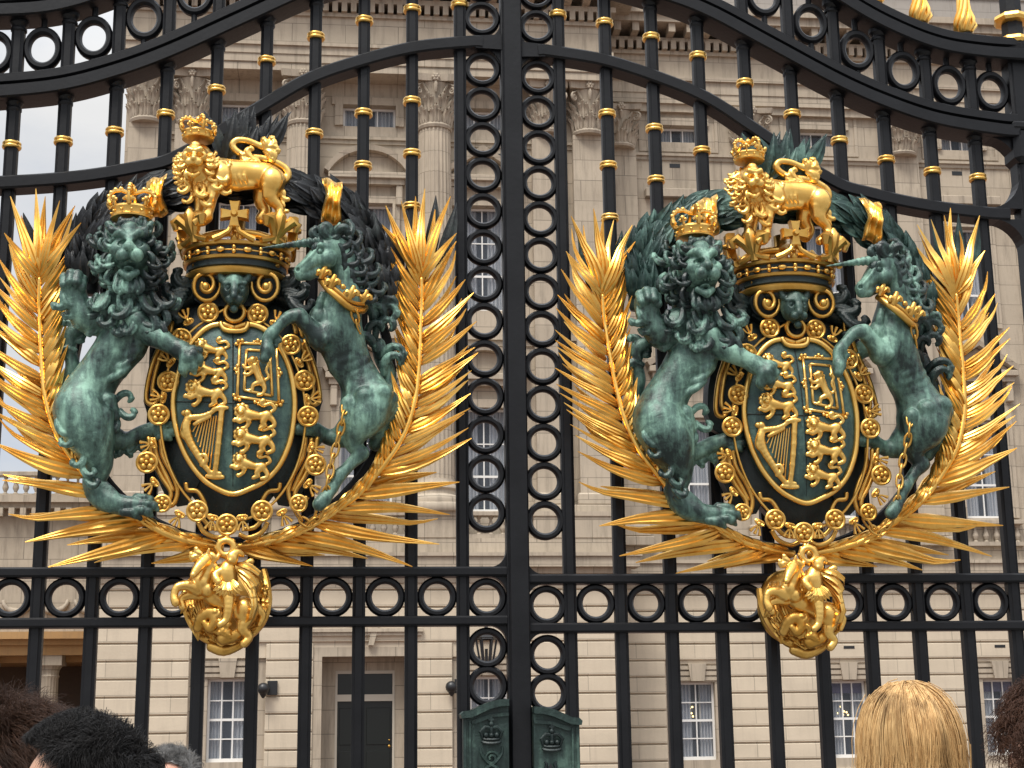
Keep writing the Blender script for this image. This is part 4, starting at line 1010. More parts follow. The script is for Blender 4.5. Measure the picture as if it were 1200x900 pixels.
        h.hair(lock(x, y, a, ln*1.22, 3.5, t_*1.05, d_, d_-.008, n=18, bulge=.020), .004)
    for q in range(5): h.hair(lock(140+q*6, 266, -95-q*10+20, 14, 3.2, 2.6*(-1)**q, .37), .004)
    # fur on the thigh, the hock and under the far leg
    for x, y, a, ln, t_ in ((72, 474, 60, 44, -4.6), (78, 470, 40, 40, 4.8), (86, 480, 80, 44, -4.8), (84, 500, 70, 38, 4.6), (92, 515, 85, 34, -4.6), (98, 530, 85, 30, 4.5), (96, 545, 80, 28, -4.6), (100, 560, 70, 26, -4.8), (136, 470, -60, 30, 4.6), (140, 480, 60, 30, -4.6), (138, 492, 90, 28, 4.6), (66, 492, 80, 34, -4)):
        s.hair(lock(x, y, a, ln*1.15, 3.0, t_, (.318 if x < 92 else .305) if x < 130 else .26, n=18, bulge=.014), .004)
    for q in range(6): s.hair(lock(142+q*8, 524-q*2.2, 100, 16, 3.6, 2.2*(-1)**q, .18), .004)
    for q in range(4): s.hair(lock(104+q*7, 570+q*6, 40, 24, 3, 1.2*(-1)**q, .275-.006*q), .004)
    o = s.mesh("lion_supporter", M["bronze_lion"], parent, .0006); h.mesh("mane", M["bronze_mane"], o)
    small_crown("lion_crown", 154, 256, .30, 24, 38, M["gold_leaf"], o); return o

# ------------------------------------------------------------------ the bronze unicorn
def unicorn_supporter(parent):
    lo, hi = bounds(300, 475, 262, 605, .06, .48); s = Sculpt(lo, hi, .0040)
    c = lambda pts, k=.02, n=0: s.chain(EP(pts), k, n)
    c([(404, 348, .265, 23), (397, 372, .28, 25), (400, 396, .27, 25), (409, 420, .255, 23), (420, 443, .245, 22.5), (429, 464, .245, 27), (429, 482, .245, 30)], .016, 4)
    c([(380, 378, .31, 14), (386, 402, .30, 14), (396, 430, .285, 11), (408, 450, .27, 8)], .014)
    c([(438, 466, .28, 22), (430, 488, .295, 22), (418, 505, .285, 14), (413, 519, .265, 9.5), (422, 530, .255, 7)], .012, 3)
    for x0, y0, d0, x1, y1, d1, ra, rb in ((446, 462, .31, 444, 488, .30, 15, 9), (428, 466, .325, 424, 494, .325, 14, 9), (410, 474, .31, 408, 500, .30, 11, 7), (455, 468, .27, 452, 488, .25, 12, 8), (416, 506, .30, 414, 522, .275, 7, 5), (424, 504, .29, 421, 520, .27, 6, 4)):
        s.cone(E(x0, y0, d0), ra*PX, E(x1, y1, d1), rb*PX, .006)
    for q in range(4): c([(395+q*6, 414+q*9, .326-.003*q, 2.2), (408+q*6, 410+q*8.5, .328-.006*q, 2.8), (421+q*5, 403+q*8.5, .304-.006*q, 2.2)], .016, 3)
    c([(424, 531, .26, 9), (414, 541, .26, 6.8), (404, 551, .27, 6.2), (398, 557, .28, 7.5), (393, 566, .285, 6), (388, 574, .29, 7)], .008, 3)
    c([(388, 574, .29, 6.5), (380, 585, .30, 8), (374, 591, .305, 8)], .003); c([(452, 480, .20, 18), (448, 505, .18, 13), (440, 520, .17, 9)], .02)
    c([(415, 500, .19, 20), (400, 512, .18, 12), (384, 512, .18, 8), (370, 504, .20, 8)], .014, 3); c([(370, 503, .20, 8.5), (358, 502, .22, 9), (349, 503, .23, 7)], .005); c([(372, 506, .20, 5), (374, 516, .20, 4), (372, 522, .20, 2)], .006)
    # raised foreleg
    c([(384, 392, .31, 19), (376, 397, .33, 14), (365, 386, .35, 9), (351, 371, .37, 8.6)], .014, 3); c([(351, 370, .37, 9.3), (338, 372, .375, 7.2), (325, 384, .38, 6), (318, 391, .385, 7.2), (313, 399, .39, 6)], .006, 3)
    c([(313, 399, .39, 6.5), (313, 411, .40, 8), (310, 420, .405, 6)], .004); s.hair(lock(320, 392, 60, 18, 3, 1.6, .375), .004); s.hair(lock(322, 388, 80, 16, 3, -1.4, .37), .004)
    c([(378, 385, .22, 14), (362, 395, .20, 9), (350, 410, .20, 7.5), (348, 425, .20, 6)], .012, 3)
    # muscles of shoulder and breast
    s.ell(E(384, 390, .335), (15*PX, .04, 17*PX), .005); s.ell(E(374, 372, .325), (12*PX, .04, 15*PX), .005); s.ell(E(396, 378, .325), (13*PX, .04, 18*PX), .005); s.cone(E(381, 398, .36), 8*PX, E(372, 394, .36), 6*PX, .005)
    for q in range(3): c([(378+q*9, 345, .345-.008*q, 4), (374+q*9, 360, .345-.006*q, 4.6), (374+q*8, 374, .335, 3)], .005, 3)
    # neck and head
    c([(404, 350, .27, 22), (404, 325, .28, 19), (400, 303, .30, 16.5), (391, 291, .32, 15.5)], .014, 3)
    c([(386, 290, .33, 15.5), (374, 299, .35, 11.5), (361, 311, .365, 8.4), (352, 318, .37, 7.6)], .008, 3)
    s.ball(E(383, 303, .36), 12*PX, .005); c([(372, 292, .385, 3), (362, 303, .392, 2.6), (353, 312, .392, 2.4)], .004); c([(352, 323, .37, 6.5), (362, 322, .36, 6.5), (372, 318, .35, 7)], .006)
    s.ball(E(349, 316, .39), 2.6*PX, .003, True); s.cone(E(350, 325.5, .39), .002, E(360, 320.5, .395), .002, .004, True)
    s.ball(E(375, 294, .388), 4*PX, .005, True); s.ball(E(375, 294.5, .381), 3.6*PX, .002); c([(368, 289, .383, 2.6), (376, 287, .388, 3.2), (384, 291, .378, 2.4)], .004)
    c([(364, 300, .375, 2.4), (356, 308, .380, 2.2)], .006); s.cone(E(384, 312, .385), .003, E(374, 318, .38), .003, .008, True)
    c([(392, 280, .34, 6), (396, 270, .36, 5), (398, 262, .365, 2)], .006)
    for q in range(4): s.hair(lock(390-q*3, 334+q*3, 75, 17, 3.4, 2*(-1)**q, .33), .004)
    h = Sculpt(*bounds(355, 470, 256, 360, .10, .46), .0036); h.chain(EP([(398, 282, .31, 9), (410, 296, .28, 10), (420, 318, .25, 10), (424, 338, .23, 8)]), .01)
    # mane
    for i in range(15):
        u = i/14; x, y = 388+40*u**.8+3*math.sin(i), 276+60*u
        h.hair(lock(x, y, -20+95*u+rnd.uniform(-15, 15), 44, 3.3, (3.6+1.6*rnd.random())*(-1)**i, .34-.06*u, .27-.03*u, n=18, bulge=.018), .004)
        h.hair(lock(x-8, y+3, 10+70*u, 34, 2.9, 3.8*(-1)**(i+1), .365-.06*u, .34-.05*u, n=16, bulge=.014), .004)
    for x, y, a, t_ in ((388, 280, -150, 4.6), (382, 279, -130, 5), (376, 280, 190, 4.8), (386, 276, -80, -4.8), (394, 274, -60, 4.6), (380, 284, 170, -4.2)): h.hair(lock(x, y, a, 26, 3.7, t_, .37, bulge=.014), .004)
    g = Sculpt(*bounds(405, 478, 340, 470, .08, .32), .0040)
    # tail
    g.chain(EP([(458, 462, .17, 7), (456, 440, .16, 8), (448, 420, .16, 9), (444, 404, .17, 8)]), .012, 3)
    for x, y, a, t_, r in ((446, 420, -60, 4.6, 5), (440, 412, -100, -4.8, 5), (450, 440, -95, 4.4, 5.5), (436, 405, -120, 4.6, 4.6), (440, 396, -90, 4.8, 5), (436, 385, -80, -3.2, 5.5), (444, 376, -100, 4, 5.5), (438, 372, -60, 4.6, 5), (448, 384, -70, -4.4, 5), (436, 362, -30, 4.4, 4.6)): g.hair(lock(x, y, a, 52, r*.72, t_, .19, .22, n=20, bulge=.024), .004)
    o = s.mesh("unicorn_supporter", M["bronze_lion"], parent, .0006); h.mesh("mane", M["bronze_mane"], o); g.mesh("tail", M["bronze_mane"], o)
    m = MB(); a, b = Vector(E(374, 283, .37)), Vector(E(307, 290.5, .40)); ax = (b-a).normalized(); e1 = ax.cross(Vector((0, 1, 0))).normalized(); e2 = ax.cross(e1); n = 46; vs = []; fs = []; k = 12
    for i in range(n+1):
        u = i/n; r = (6.2*(1-u)+.5)*PX
        for j in range(k):
            th = 2*PI*j/k; rr = r*(1+.13*math.cos(2*(th-u*34))); vs.append(a+(b-a)*u+(e1*math.cos(th)+e2*math.sin(th))*rr)
    for i in range(n):
        for j in range(k): fs.append((i*k+j, i*k+(j+1) % k, (i+1)*k+(j+1) % k, (i+1)*k+j))
    fs.append(tuple(n*k+j for j in range(k))); m.add(vs, fs).build("horn", M["bronze_lion"], o, True)
    # coronet collar round the neck
    m = MB(); tubeE(m, [(376, 328, .335), (383, 337, .385), (396, 349, .40), (411, 361, .375), (424, 364, .30), (428, 360, .25)], 4.2, 8, 6)
    tubeE(m, [(378, 322, .335), (385, 331, .385), (398, 343, .40), (412, 354, .375), (426, 357, .30)], 2.4, 8, 6)
    for x, y, d, kk in ((390, 332, .40, 0), (412, 345, .39, 1), (427, 350, .31, 0), (379, 321, .36, 0), (402, 340, .405, 2)):
        if kk == 2: m.sphere(E(x, y-4, d), 3.4*PX); continue
        tubeE(m, [(x-3, y+6, d, 3), (x, y-2, d+.005, 4.5), (x+3, y-10, d+.008, 2.5)], 3, 7, 3)
        for sx in (-1, 1): tubeE(m, [(x, y+2, d+.004, 3), (x+sx*6, y-3, d+.008, 3.6), (x+sx*8, y+2, d+.006, 2.2)], 3, 7, 3)
    m.build("coronet_collar", M["gold_aged"], o, True, 50)
    return o

def chain_links(parent, pts, name="chain", step=13):
    m = MB(); R = spline3(pts, 10); L = [0]
    for a, b in zip(R[:-1], R[1:]): L.append(L[-1]+math.dist(a[:2], b[:2]))
    def on(q):
        for i in range(len(L)-1):
            if L[i+1] >= q: u = (q-L[i])/max(1e-6, L[i+1]-L[i]); return [R[i][k]+(R[i+1][k]-R[i][k])*u for k in range(3)]
        return R[-1]
    n = int(L[-1]/step)
    for i in range(n):
        a, b = Vector(E(*on(i*step-2))), Vector(E(*on((i+1)*step+3))); t = (b-a); l = t.length/2; t.normalize(); c = (a+b)/2
        s_ = t.cross(Vector((0, 1, 0))).normalized(); s_ = s_ if i % 2 == 0 else (s_*.35+Vector((0, 1, 0))*.94)
        m.tube([c+t*(l*math.cos(q))+s_*(4.0*PX*math.sin(q)) for q in [2*PI*j/16 for j in range(17)]], 1.5*PX, 6, cap=False)
    return m.build(name, M["gold_aged"], parent, True)

# ------------------------------------------------------------------ shield, mantle, crown
SHIELD = [(275, 384), (290, 380), (308, 385), (325, 402), (338, 428), (344, 455), (345, 482), (340, 516), (328, 544), (312, 562), (292, 573), (272, 579), (250, 570), (233, 556), (218, 534), (207, 505), (203, 475), (206, 450), (214, 424), (226, 400), (243, 384), (260, 380)]
def dome(m, out, cx, cy, d0, d1, n=7, back=.05, pw=2.0):
    k = len(out); base = len(m.v)
    rows = [(1.0, d0-back)]+[(1-i/n, d0+(d1-d0)*(1-(1-i/n)**pw)) for i in range(n)]
    for f_, d in rows: m.v += [tuple(E(cx+(x-cx)*f_, cy+(y-cy)*f_, d)) for x, y in out]
    m.v.append(tuple(E(cx, cy, d1))); c = len(m.v)-1
    for i in range(len(rows)-1):
        for j in range(k): m.f.append((base+i*k+j, base+i*k+(j+1) % k, base+(i+1)*k+(j+1) % k, base+(i+1)*k+j))
    q = base+(len(rows)-1)*k
    for j in range(k): m.f.append((q+j, q+(j+1) % k, c))
    m.f.append(tuple(base+j for j in range(k))[::-1]); return m

def sd_(x, y):
    """depth of the shield face at a photo point"""
    best = 0
    r = math.hypot((x-273)/70, (y-478)/98); return .25+.055*max(0, 1-r*r)

def passant():
    """little walking lion with its face turned out, about 40 pixels long; built once at the middle of the shield"""
    X, Y, D = 273, 478, .30
    lo, hi = bounds(X-26, X+24, Y-18, Y+16, D-.03, D+.06); s = Sculpt(lo, hi, .0030)
    c = lambda pts, k=.004, n=3: s.chain(EP([(X+x, Y+y, D+d, r) for x, y, d, r in pts]), k, n)
    c([(-9, -3, .012, 5), (-2, -1, .012, 4.2), (5, 0, .010, 3.4), (11, -1, .012, 4.6)], .006)
    s.ball(E(X-14, Y-7, D+.020), 5.2*PX, .004); s.ball(E(X-15, Y-5, D+.036), 2.6*PX, .003)
    for i in range(9): a = i/9*2*PI; s.ball(E(X-13.5+6*math.cos(a), Y-6+6*math.sin(a), D+.016), 2.5*PX, .0015)
    for i in range(4): s.ball(E(X-12+i*1.5, Y+1+i*.8, D+.018), 2.3*PX, .0015)
    c([(-10, 0, .016, 3), (-16, 4, .018, 2.3), (-20, 2, .018, 1.9), (-22, 3, .018, 1.8)]); c([(-7, 1, .012, 3.2), (-8, 7, .012, 2.2), (-12, 11, .012, 2), (-14, 11, .012, 1.8)])
    c([(10, 1, .016, 3.6), (6, 6, .016, 2.5), (8, 9, .014, 2), (3, 12, .014, 2.1)]); c([(13, 1, .01, 3.2), (17, 6, .010, 2.2), (17, 10, .010, 1.9), (12, 12, .010, 2)])
    c([(14, -3, .008, 1.7), (19, -7, .010, 1.6), (15, -12, .012, 1.6), (8, -10, .012, 1.6), (5, -13, .014, 1.7), (8, -15, .014, 2.6)])
    return s
def rampant():
    X, Y, D = 301, 438, sd_(301, 438)+.004
    lo, hi = bounds(X-22, X+20, Y-30, Y+30, D-.03, D+.06); s = Sculpt(lo, hi, .0032)
    c = lambda pts, k=.004, n=3: s.chain(EP([(X+x, Y+y, D+d, r) for x, y, d, r in pts]), k, n)
    c([(-2, -9, .012, 5), (1, 0, .012, 4), (5, 9, .012, 4.8)], .006); s.ball(E(X-5, Y-16, D+.018), 4.6*PX, .003); c([(-6, -16, .02, 3), (-11, -15, .02, 2)])
    for i in range(7): a = i/7*2*PI; s.ball(E(X-4+5*math.cos(a), Y-14+5*math.sin(a), D+.014), 2.3*PX, .0015)
    c([(-4, -8, .014, 2.6), (-12, -6, .014, 2), (-16, -10, .014, 1.9)]); c([(-3, -5, .012, 2.6), (-10, 1, .012, 2), (-15, 0, .012, 1.9)])
    c([(4, 10, .014, 3.6), (-4, 13, .014, 2.4), (-6, 19, .012, 2), (-11, 20, .012, 1.9)]); c([(7, 11, .012, 3.4), (9, 18, .012, 2.2), (6, 24, .012, 1.9), (1, 25, .012, 1.9)])
    c([(9, 8, .008, 1.7), (14, 4, .01, 1.6), (11, -4, .012, 1.5), (14, -12, .012, 1.7), (11, -15, .012, 2.6)]); return s

def coat_of_arms():
    root = empty("coat_of_arms", tuple(E(272, 450, .0)*np.array((1, 0, 1))), None, "coat of arms", "royal arms on the gates")
    gl, ga = M["gold_leaf"], M["gold_aged"]
    # back plate: scrolled cartouche
    half = [(273, 345), (240, 348), (215, 350), (200, 352), (190, 372), (180, 405), (172, 440), (168, 470), (174, 490), (187, 498), (180, 512), (177, 530), (182, 556), (194, 582), (208, 594), (220, 592), (224, 580), (232, 590), (246, 606), (262, 618), (273, 622)]
    out = half+[(546-x, y) for x, y in half[-2:0:-1]]
    m = MB(); dome(m, out, 273, 485, .15, .21, 5, .06, 3); cart = m.build("cartouche", M["bronze_dark"], root, True, 40)
    m = MB()
    for mx in (0, 1):
        f_ = (lambda x: 546-x) if mx else (lambda x: x)
        for pts in ([(200, 343), (202, 352), (203, 370), (199, 392)], [(192, 347), (196, 358), (195, 380), (191, 396)], [(190, 398), (178, 428), (172, 455), (172, 470), (180, 474), (186, 468)], [(194, 402), (184, 430), (179, 455), (181, 466)],
                    [(174, 512), (178, 535), (190, 560), (200, 576), (198, 586), (190, 588), (186, 582)], [(188, 512), (191, 535), (202, 556), (208, 575), (204, 590), (195, 594)], [(181, 513), (184, 535), (196, 560), (203, 576)],
                    [(218, 566), (220, 574), (232, 576), (240, 590), (240, 600)], [(232, 612), (240, 624), (255, 630), (266, 626)], [(236, 606), (248, 618), (262, 620)]):
            tubeE(m, [(f_(x), y, .225 if y < 600 else .20) for x, y in pts], 2.9, 7, 6)
    m.build("gilt_edging", ga, cart, True)
    m = MB(); dome(m, [tuple(p) for p in spline3(SHIELD+[SHIELD[0]], 4)[:-1]], 273, 478, .25, .305, 7, .06, 2.2); sh = m.build("shield", M["bronze_field"], root, True, 35)
    m = MB(); tubeE(m, [(x, y, .258) for x, y in SHIELD+[SHIELD[0]]], 3.5, 8, 5)
    tubeE(m, [(258, 378, .262), (263, 386, .27), (275, 388, .272), (287, 386, .27), (291, 378, .262)], 3.4, 8, 5); m.build("gilt_border", gl, sh, True)
    m = MB()
    for i in range(22): pass
    tubeE(m, [(273, y, sd_(273, y)+.002) for y in range(390, 575, 12)], .8, 5, 0); tubeE(m, [(x, 472+(x-273)*.02, sd_(x, 472)+.002) for x in range(207, 343, 10)], .8, 5, 0); m.build("quarter_lines", M["bronze_dark"], sh)
    # walking lions of the first and last quarters
    base = passant().mesh("heraldic_lion", gl, sh)
    ctr = Vector(E(273, 478, .30)); first = True
    for x, y, sc, rot in ((249, 411, 1.0, -.06), (247, 436, 1.05, -.04), (243, 461, 1.2, 0), (300, 488, 1.2, .05), (299, 516, 1.2, 0), (295, 546, 1.1, -.12)):
        o = base if first else base.copy()
        if not first: COL.objects.link(o)
        first = False; p = Vector(E(x, y, sd_(x, y)-.002)); off = ctr-world_loc(sh)
        mat = Matrix.Translation(p-world_loc(sh)) @ Matrix.Rotation(-rot, 4, 'Y') @ Matrix.Scale(sc, 4) @ Matrix.Translation(-off)
        o.matrix_local = mat
    rampant().mesh("rampant_lion", gl, sh)
    m = MB(); TL, TR, BR, BL = (281, 402), (324, 404), (327, 472), (278, 465)
    for ins in (0, 1):
        q = []
        for (x, y), (cx, cy) in zip((TL, TR, BR, BL), ((1, 1), (-1, 1), (-1, -1), (1, -1))): q.append((x+cx*8*ins, y+cy*8*ins))
        for a, b in zip(q, q[1:]+q[:1]): tubeE(m, [(a[0]+(b[0]-a[0])*u, a[1]+(b[1]-a[1])*u, sd_(a[0]+(b[0]-a[0])*u, a[1]+(b[1]-a[1])*u)+.006) for u in (0, .25, .5, .75, 1)], 1.9, 6, 0)
    for x, y in (TL, TR, BR, BL, (302, 402), (303, 470), (279, 433), (326, 437)):
        cx, cy = 302, 436; l = math.hypot(x-cx, y-cy); ux, uy = (x-cx)/l, (y-cy)/l; d = sd_(x, y)+.008
        m.sphere(E(x+ux*3, y+uy*3, d), 2.6*PX)
        for s_ in (-1, 1): m.sphere(E(x+ux*1-uy*4.2*s_, y+uy*1+ux*4.2*s_, d), 2.4*PX)
    m.build("flowered_border", gl, sh, True)
    # harp
    lo, hi = bounds(206, 268, 470, 566, .22, .36); s = Sculpt(lo, hi, .0032); hd = lambda x, y: sd_(x, y)+.006
    c = lambda pts, k=.004, n=3: s.chain(EP([(x, y, hd(x, y)+d, r) for x, y, d, r in pts]), k, n)
    c([(260, 480, .004, 3.6), (256, 520, .004, 3.4), (252, 556, .004, 3.2)]); c([(266, 478, .004, 2.4), (258, 478, .006, 3.2), (250, 480, .006, 2.6)]); c([(243, 558, .002, 2.6), (252, 559, .004, 3), (261, 559, .004, 2.6)]); c([(246, 554, .002, 2.6), (258, 555, .004, 2.4)])
    c([(252, 481, .004, 2.4), (240, 487, .006, 3.2), (228, 489, .008, 3.6), (220, 490, .008, 4)]); s.ball(E(220, 484, hd(220, 484)+.012), 4.6*PX, .004); s.ball(E(216, 484, hd(220, 484)+.006), 3.6*PX, .003)
    c([(220, 492, .008, 4.6), (218, 502, .010, 5.4), (222, 516, .008, 4.6), (230, 530, .006, 4), (238, 543, .004, 3.4), (246, 553, .002, 3)]); c([(216, 498, .010, 3), (215, 508, .012, 3.6), (219, 514, .010, 3)])
    c([(236, 545, .006, 2.2), (242, 540, .008, 2.4), (240, 533, .008, 2.2), (234, 534, .006, 1.8)]); c([(228, 497, .006, 2.4), (236, 493, .008, 2.4), (246, 488, .006, 2.2)])
    hp = s.mesh("harp", gl, sh)
    m = MB()
    for i in range(8):
        u = i/7; a = (229+u*20, 494-u*7); b = (226+u*6+10*(1-0), 508+u*32); b = (226+u*20, 506+u*42)
        a = (232+24*u*.9, 495-u*8); tubeE(m, [(a[0], a[1], hd(*a)+.002), (b[0], b[1], hd(*b)+.002)], .75, 5, 0)
    m.build("harp_string", gl, hp)
    # collar of the order: roses and knots
    m = MB()
    def rose(x, y, d, r):
        c0 = Vector(E(x, y, d)); m.ring(c0, r*PX, 2.0*PX, 20, 6, 1.0)
        m.lathe(c0, [(0, 0)], 3) if False else None
        for i in range(5):
            a = i*2*PI/5+.3; m.sphere((c0.x+r*.52*PX*math.cos(a), c0.y-.004, c0.z+r*.52*PX*math.sin(a)), r*.34*PX, 8, 6, 1, .7, 1)
        m.sphere((c0.x, c0.y-.010, c0.z), r*.26*PX, 8, 6); m.prism([(c0.x+r*PX*math.cos(2*PI*i/16), c0.z+r*PX*math.sin(2*PI*i/16)) for i in range(16)], c0.y+.004, c0.y+.014)
    def knot(x, y, d, ang):
        ca, sa = math.cos(ang), math.sin(ang)
        def T(u, v): return (x+u*ca-v*sa, y+u*sa+v*ca, d)
        for s_ in (-1, 1):
            m.tube([E(*T(s_*(1+5*math.sin(q)), -4+5.5*(1-math.cos(q))*.6-5*math.sin(q*.5)*.3)) for q in [2*PI*i/10 for i in range(11)]], 1.3*PX, 5)
            m.tube([E(*T(0, 2)), E(*T(s_*4, 7)), E(*T(s_*6.5, 13))], [1.3*PX, 1.3*PX, 2.2*PX], 6)
        m.tube([E(*T(0, 2)), E(*T(0, 8)), E(*T(0, 14))], [1.3*PX, 1.3*PX, 2.2*PX], 6); m.sphere(E(*T(0, 0)), 3*PX)
    els = [(244, 366), (302, 368), (220, 376, 1), (323, 378, 1), (212, 397), (341, 404), (199, 424, 1), (352, 424, 1), (197, 447), (357, 446), (190, 466, 1), (362, 468, 1), (186, 486), (361, 488), (178, 520, 1), (366, 525, 1), (172, 542), (370, 545), (180, 566, 1), (362, 568, 1), (190, 590), (350, 590), (210, 604, 1), (331, 602, 1), (231, 599), (307, 599), (249, 608, 1), (284, 608, 1), (266, 615)]
    for e in els:
        if len(e) == 3: knot(e[0], e[1], .262, math.atan2(e[1]-488, e[0]-273)-PI/2+(0 if e[1] > 488 else PI*0))
        else: rose(e[0], e[1], .262, 11 if e[1] < 560 or e[1] > 595 else 9)
    tubeE(m, [(275, 356, .25)]+[(273+85*math.sin(a), 488-122*math.cos(a), .252) for a in [math.radians(18+q*18) for q in range(19)]]+[(275, 356, .25)], 1.6, 6, 3)
    c0 = E(275, 366, .275); m.ring(c0, 11*PX, 2.8*PX, 22, 8, 1.2); m.build("order_collar", ga, root, True, 45)
    tubeE(m := MB(), [(266, 628, .26), (267, 636, .262)], 3, 8, 0); m.build("pendant_link", gl, root, True)
    # helm under the crown, scrolls and mask
    m = MB(); poly = [(222, 306), (330, 306), (332, 322), (320, 340), (322, 352), (310, 360), (240, 360), (228, 352), (230, 340), (219, 322)]
    m.prism([(E(x, y, .2)[0], E(x, y, .2)[2]) for x, y in poly], -.215, -.03); hl = m.build("helm", M["bronze_dark"], root)
    m = MB()
    for cx, sg in ((241, 1), (312, -1)):
        sp = []; m = MB()
        for i in range(34):
            a = i/33*3.6*PI; r = 20*(1-.82*(i/33)**1.25); sp.append((cx+sg*r*.92*math.sin(a+PI*.12), 334-r*1.06*math.cos(a+PI*.12), .262+.03*i/33))
        tubeE(m, [(cx-sg*15, 311, .25)]+sp, 2.7, 7, 0)
        m.sphere(E(cx, 336, .285), 5.5*PX)
        m.build("gilt_scroll", ga, hl, True)
        MB().tube([E(cx, 336, .10), E(cx, 336, .245)], 17*PX, 20).build("scroll_barrel", M["bronze_dark"], hl, True, 40)
    lo, hi = bounds(252, 298, 316, 368, .16, .40); s = Sculpt(lo, hi, .0036)
    s.ell(E(275, 340, 0.280), (17*PX, .06, 21*PX), .006); s.chain(EP([(275, 328, 0.315, 6), (275, 340, 0.335, 5), (274, 347, 0.345, 4.6)]), .008); s.ball(E(269, 351, 0.333), 5.4*PX, .006); s.ball(E(280, 351, 0.333), 5.4*PX, .006)
    for sx in (-1, 1): s.ball(E(275+sx*8, 336, 0.332), 4*PX, .004, True); s.ball(E(275+sx*8, 337, 0.315), 3.4*PX, .002); s.chain(EP([(275+sx*3, 332, 0.323, 3), (275+sx*12, 332, 0.315, 3.4)]), .004); s.chain(EP([(275+sx*14, 328, 0.295, 5), (275+sx*17, 322, 0.295, 3.4)]), .005)
    s.ell(E(274, 358, 0.327), (6*PX, .02, 2.5*PX), .003, True); s.ball(E(274, 362, 0.315), 5*PX, .006); s.mesh("mask", M["bronze_verdigris"], hl)
    # mantling either side
    for sg, x0 in ((-1, 226), (1, 326)):
        s = Sculpt(*bounds(x0-50, x0+50, 312, 376, .10, .34), .0042)
        for q in range(6): s.hair(lock(x0+sg*q*3, 334+q*4, 180*(sg < 0)+sg*(-25+q*15), 40, 5.0, sg*3.6*(-1)**q, .20+.012*q, bulge=.02), .005)
        s.chain(EP([(x0, 345, .17, 12), (x0+sg*14, 352, .18, 11), (x0+sg*26, 362, .18, 6)]), .01)
        s.mesh("mantling", M["bronze_dark"], root)
    # the great crown
    c0 = Vector(E(274, 296, .34)); c0.y = -.155; R = .222; m = MB(); sy = .84
    m.lathe(c0, [(R*.80, -.085), (R*.93, -.080), (R*.97, -.070), (R*.98, -.060), (R*.93, -.052), (R*.90, -.045)], 60, 1, sy); m.lathe(c0, [(R*.93, -.022), (R*1.01, -.018), (R*1.03, -.008), (R*.98, -.002)], 60, 1, sy)
    m.lathe(c0, [(R*.96, .036), (R*1.04, .040), (R*1.06, .052), (R*1.0, .060), (R*.9, .060)], 60, 1, sy); cr = m.build("great_crown", ga, root, True, 40)
    MB().lathe(c0, [(R*.88, -.055), (R*.955, -.045), (R*.955, .045), (R*.85, .05)], 48, 1, sy).build("crown_band", M["bronze_dark"], cr, True, 40)
    MB().lathe(c0, [(R*.45, -.13), (R*.7, -.11), (R*.82, -.075), (R*.6, -.06)], 40, 1, sy).build("crown_cap", M["bronze_dark"], cr, True)
    m = MB()
    for i in range(24):
        a = 2*PI*i/24; p = (c0.x+R*.99*math.cos(a), c0.y+R*.99*sy*math.sin(a), c0.z+.017)
        if i % 2 == 0:
            for z in (-.009, .009): m.sphere((p[0], p[1], p[2]+z), .0095, 8, 6)
        else:
            q = len(m.v); m.sphere((0, 0, 0), .02, 10, 6, 1, .6, .62)
            rt = Matrix.Rotation(a+PI/2, 4, 'Z'); m.v[q:] = [tuple(rt @ Vector(v)+Vector(p)) for v in m.v[q:]]
    m.tube([(c0.x+R*.955*math.cos(2*PI*i/48), c0.y+R*.955*sy*math.sin(2*PI*i/48), c0.z+.017) for i in range(49)], .004, 5)
    m.build("crown_jewels", gl, cr, True)
    m = MB()
    for k in range(8):
        a = -PI/2+k*PI/4; ca, sa = math.cos(a), math.sin(a); tn = Vector((-sa, ca*sy, 0)).normalized(); nr = Vector((ca, sa*sy, 0)).normalized(); o = c0+Vector((R*1.0*ca, R*1.0*sy*sa, .055))
        def T(u, z, n_=0): return o+tn*u+Vector((0, 0, z))+nr*(n_+.05*z)
        if k % 2 == 0:      # cross pattee on a swelling base
            cz = .105; arms = []
            for q in range(4):
                b = q*PI/2; 
                for da, rr in ((-.36, .064), (-.14, .058), (.14, .058), (.36, .064)): arms.append((rr*math.cos(b+da), cz+rr*math.sin(b+da)))
                arms.append((.020*math.cos(b+PI/4), cz+.020*math.sin(b+PI/4)))
            n = len(arms); vs = [T(u, z, .018) for u, z in arms]+[T(u*.9, cz+(z-cz)*.9, .030) for u, z in arms]+[T(u, z, -.012) for u, z in arms]
            m.add(vs, [tuple(range(n, 2*n)), tuple(range(2*n, 3*n))[::-1]]+[(i, (i+1) % n, (i+1) % n+n, i+n) for i in range(n)]+[(i+2*n, (i+1) % n+2*n, (i+1) % n, i) for i in range(n)])
            m.tube([T(0, cz, .03), T(0, cz, .045)], [.016, .010], 10)
            for s_ in (-1, 1): m.tube([T(s_*.085, 0, .01), T(s_*.055, .012, .015), T(s_*.022, .032, .018), T(s_*.010, .06, .015)], [.014, .013, .011, .010], 7)
        else:               # fleur-de-lis
            m.tube([T(0, 0, .01), T(0, .035, .014), T(0, .075, .026), T(0, .12, .036), T(0, .15, .034)], [.020, .018, .030, .027, .007], 8)
            for s_ in (-1, 1): m.tube([T(s_*.004, .02, .014), T(s_*.024, .066, .026), T(s_*.058, .104, .040), T(s_*.082, .092, .046), T(s_*.076, .060, .042)], [.012, .021, .025, .021, .011], 8); m.tube([T(s_*.07, .002, .01), T(s_*.036, .012, .014), T(0, .030, .016)], [.014, .014, .014], 7)
            m.tube([T(-.032, .052, .022), T(.032, .052, .022)], .014, 7)
    m.build("crown_ornaments", ga, cr, True, 40)
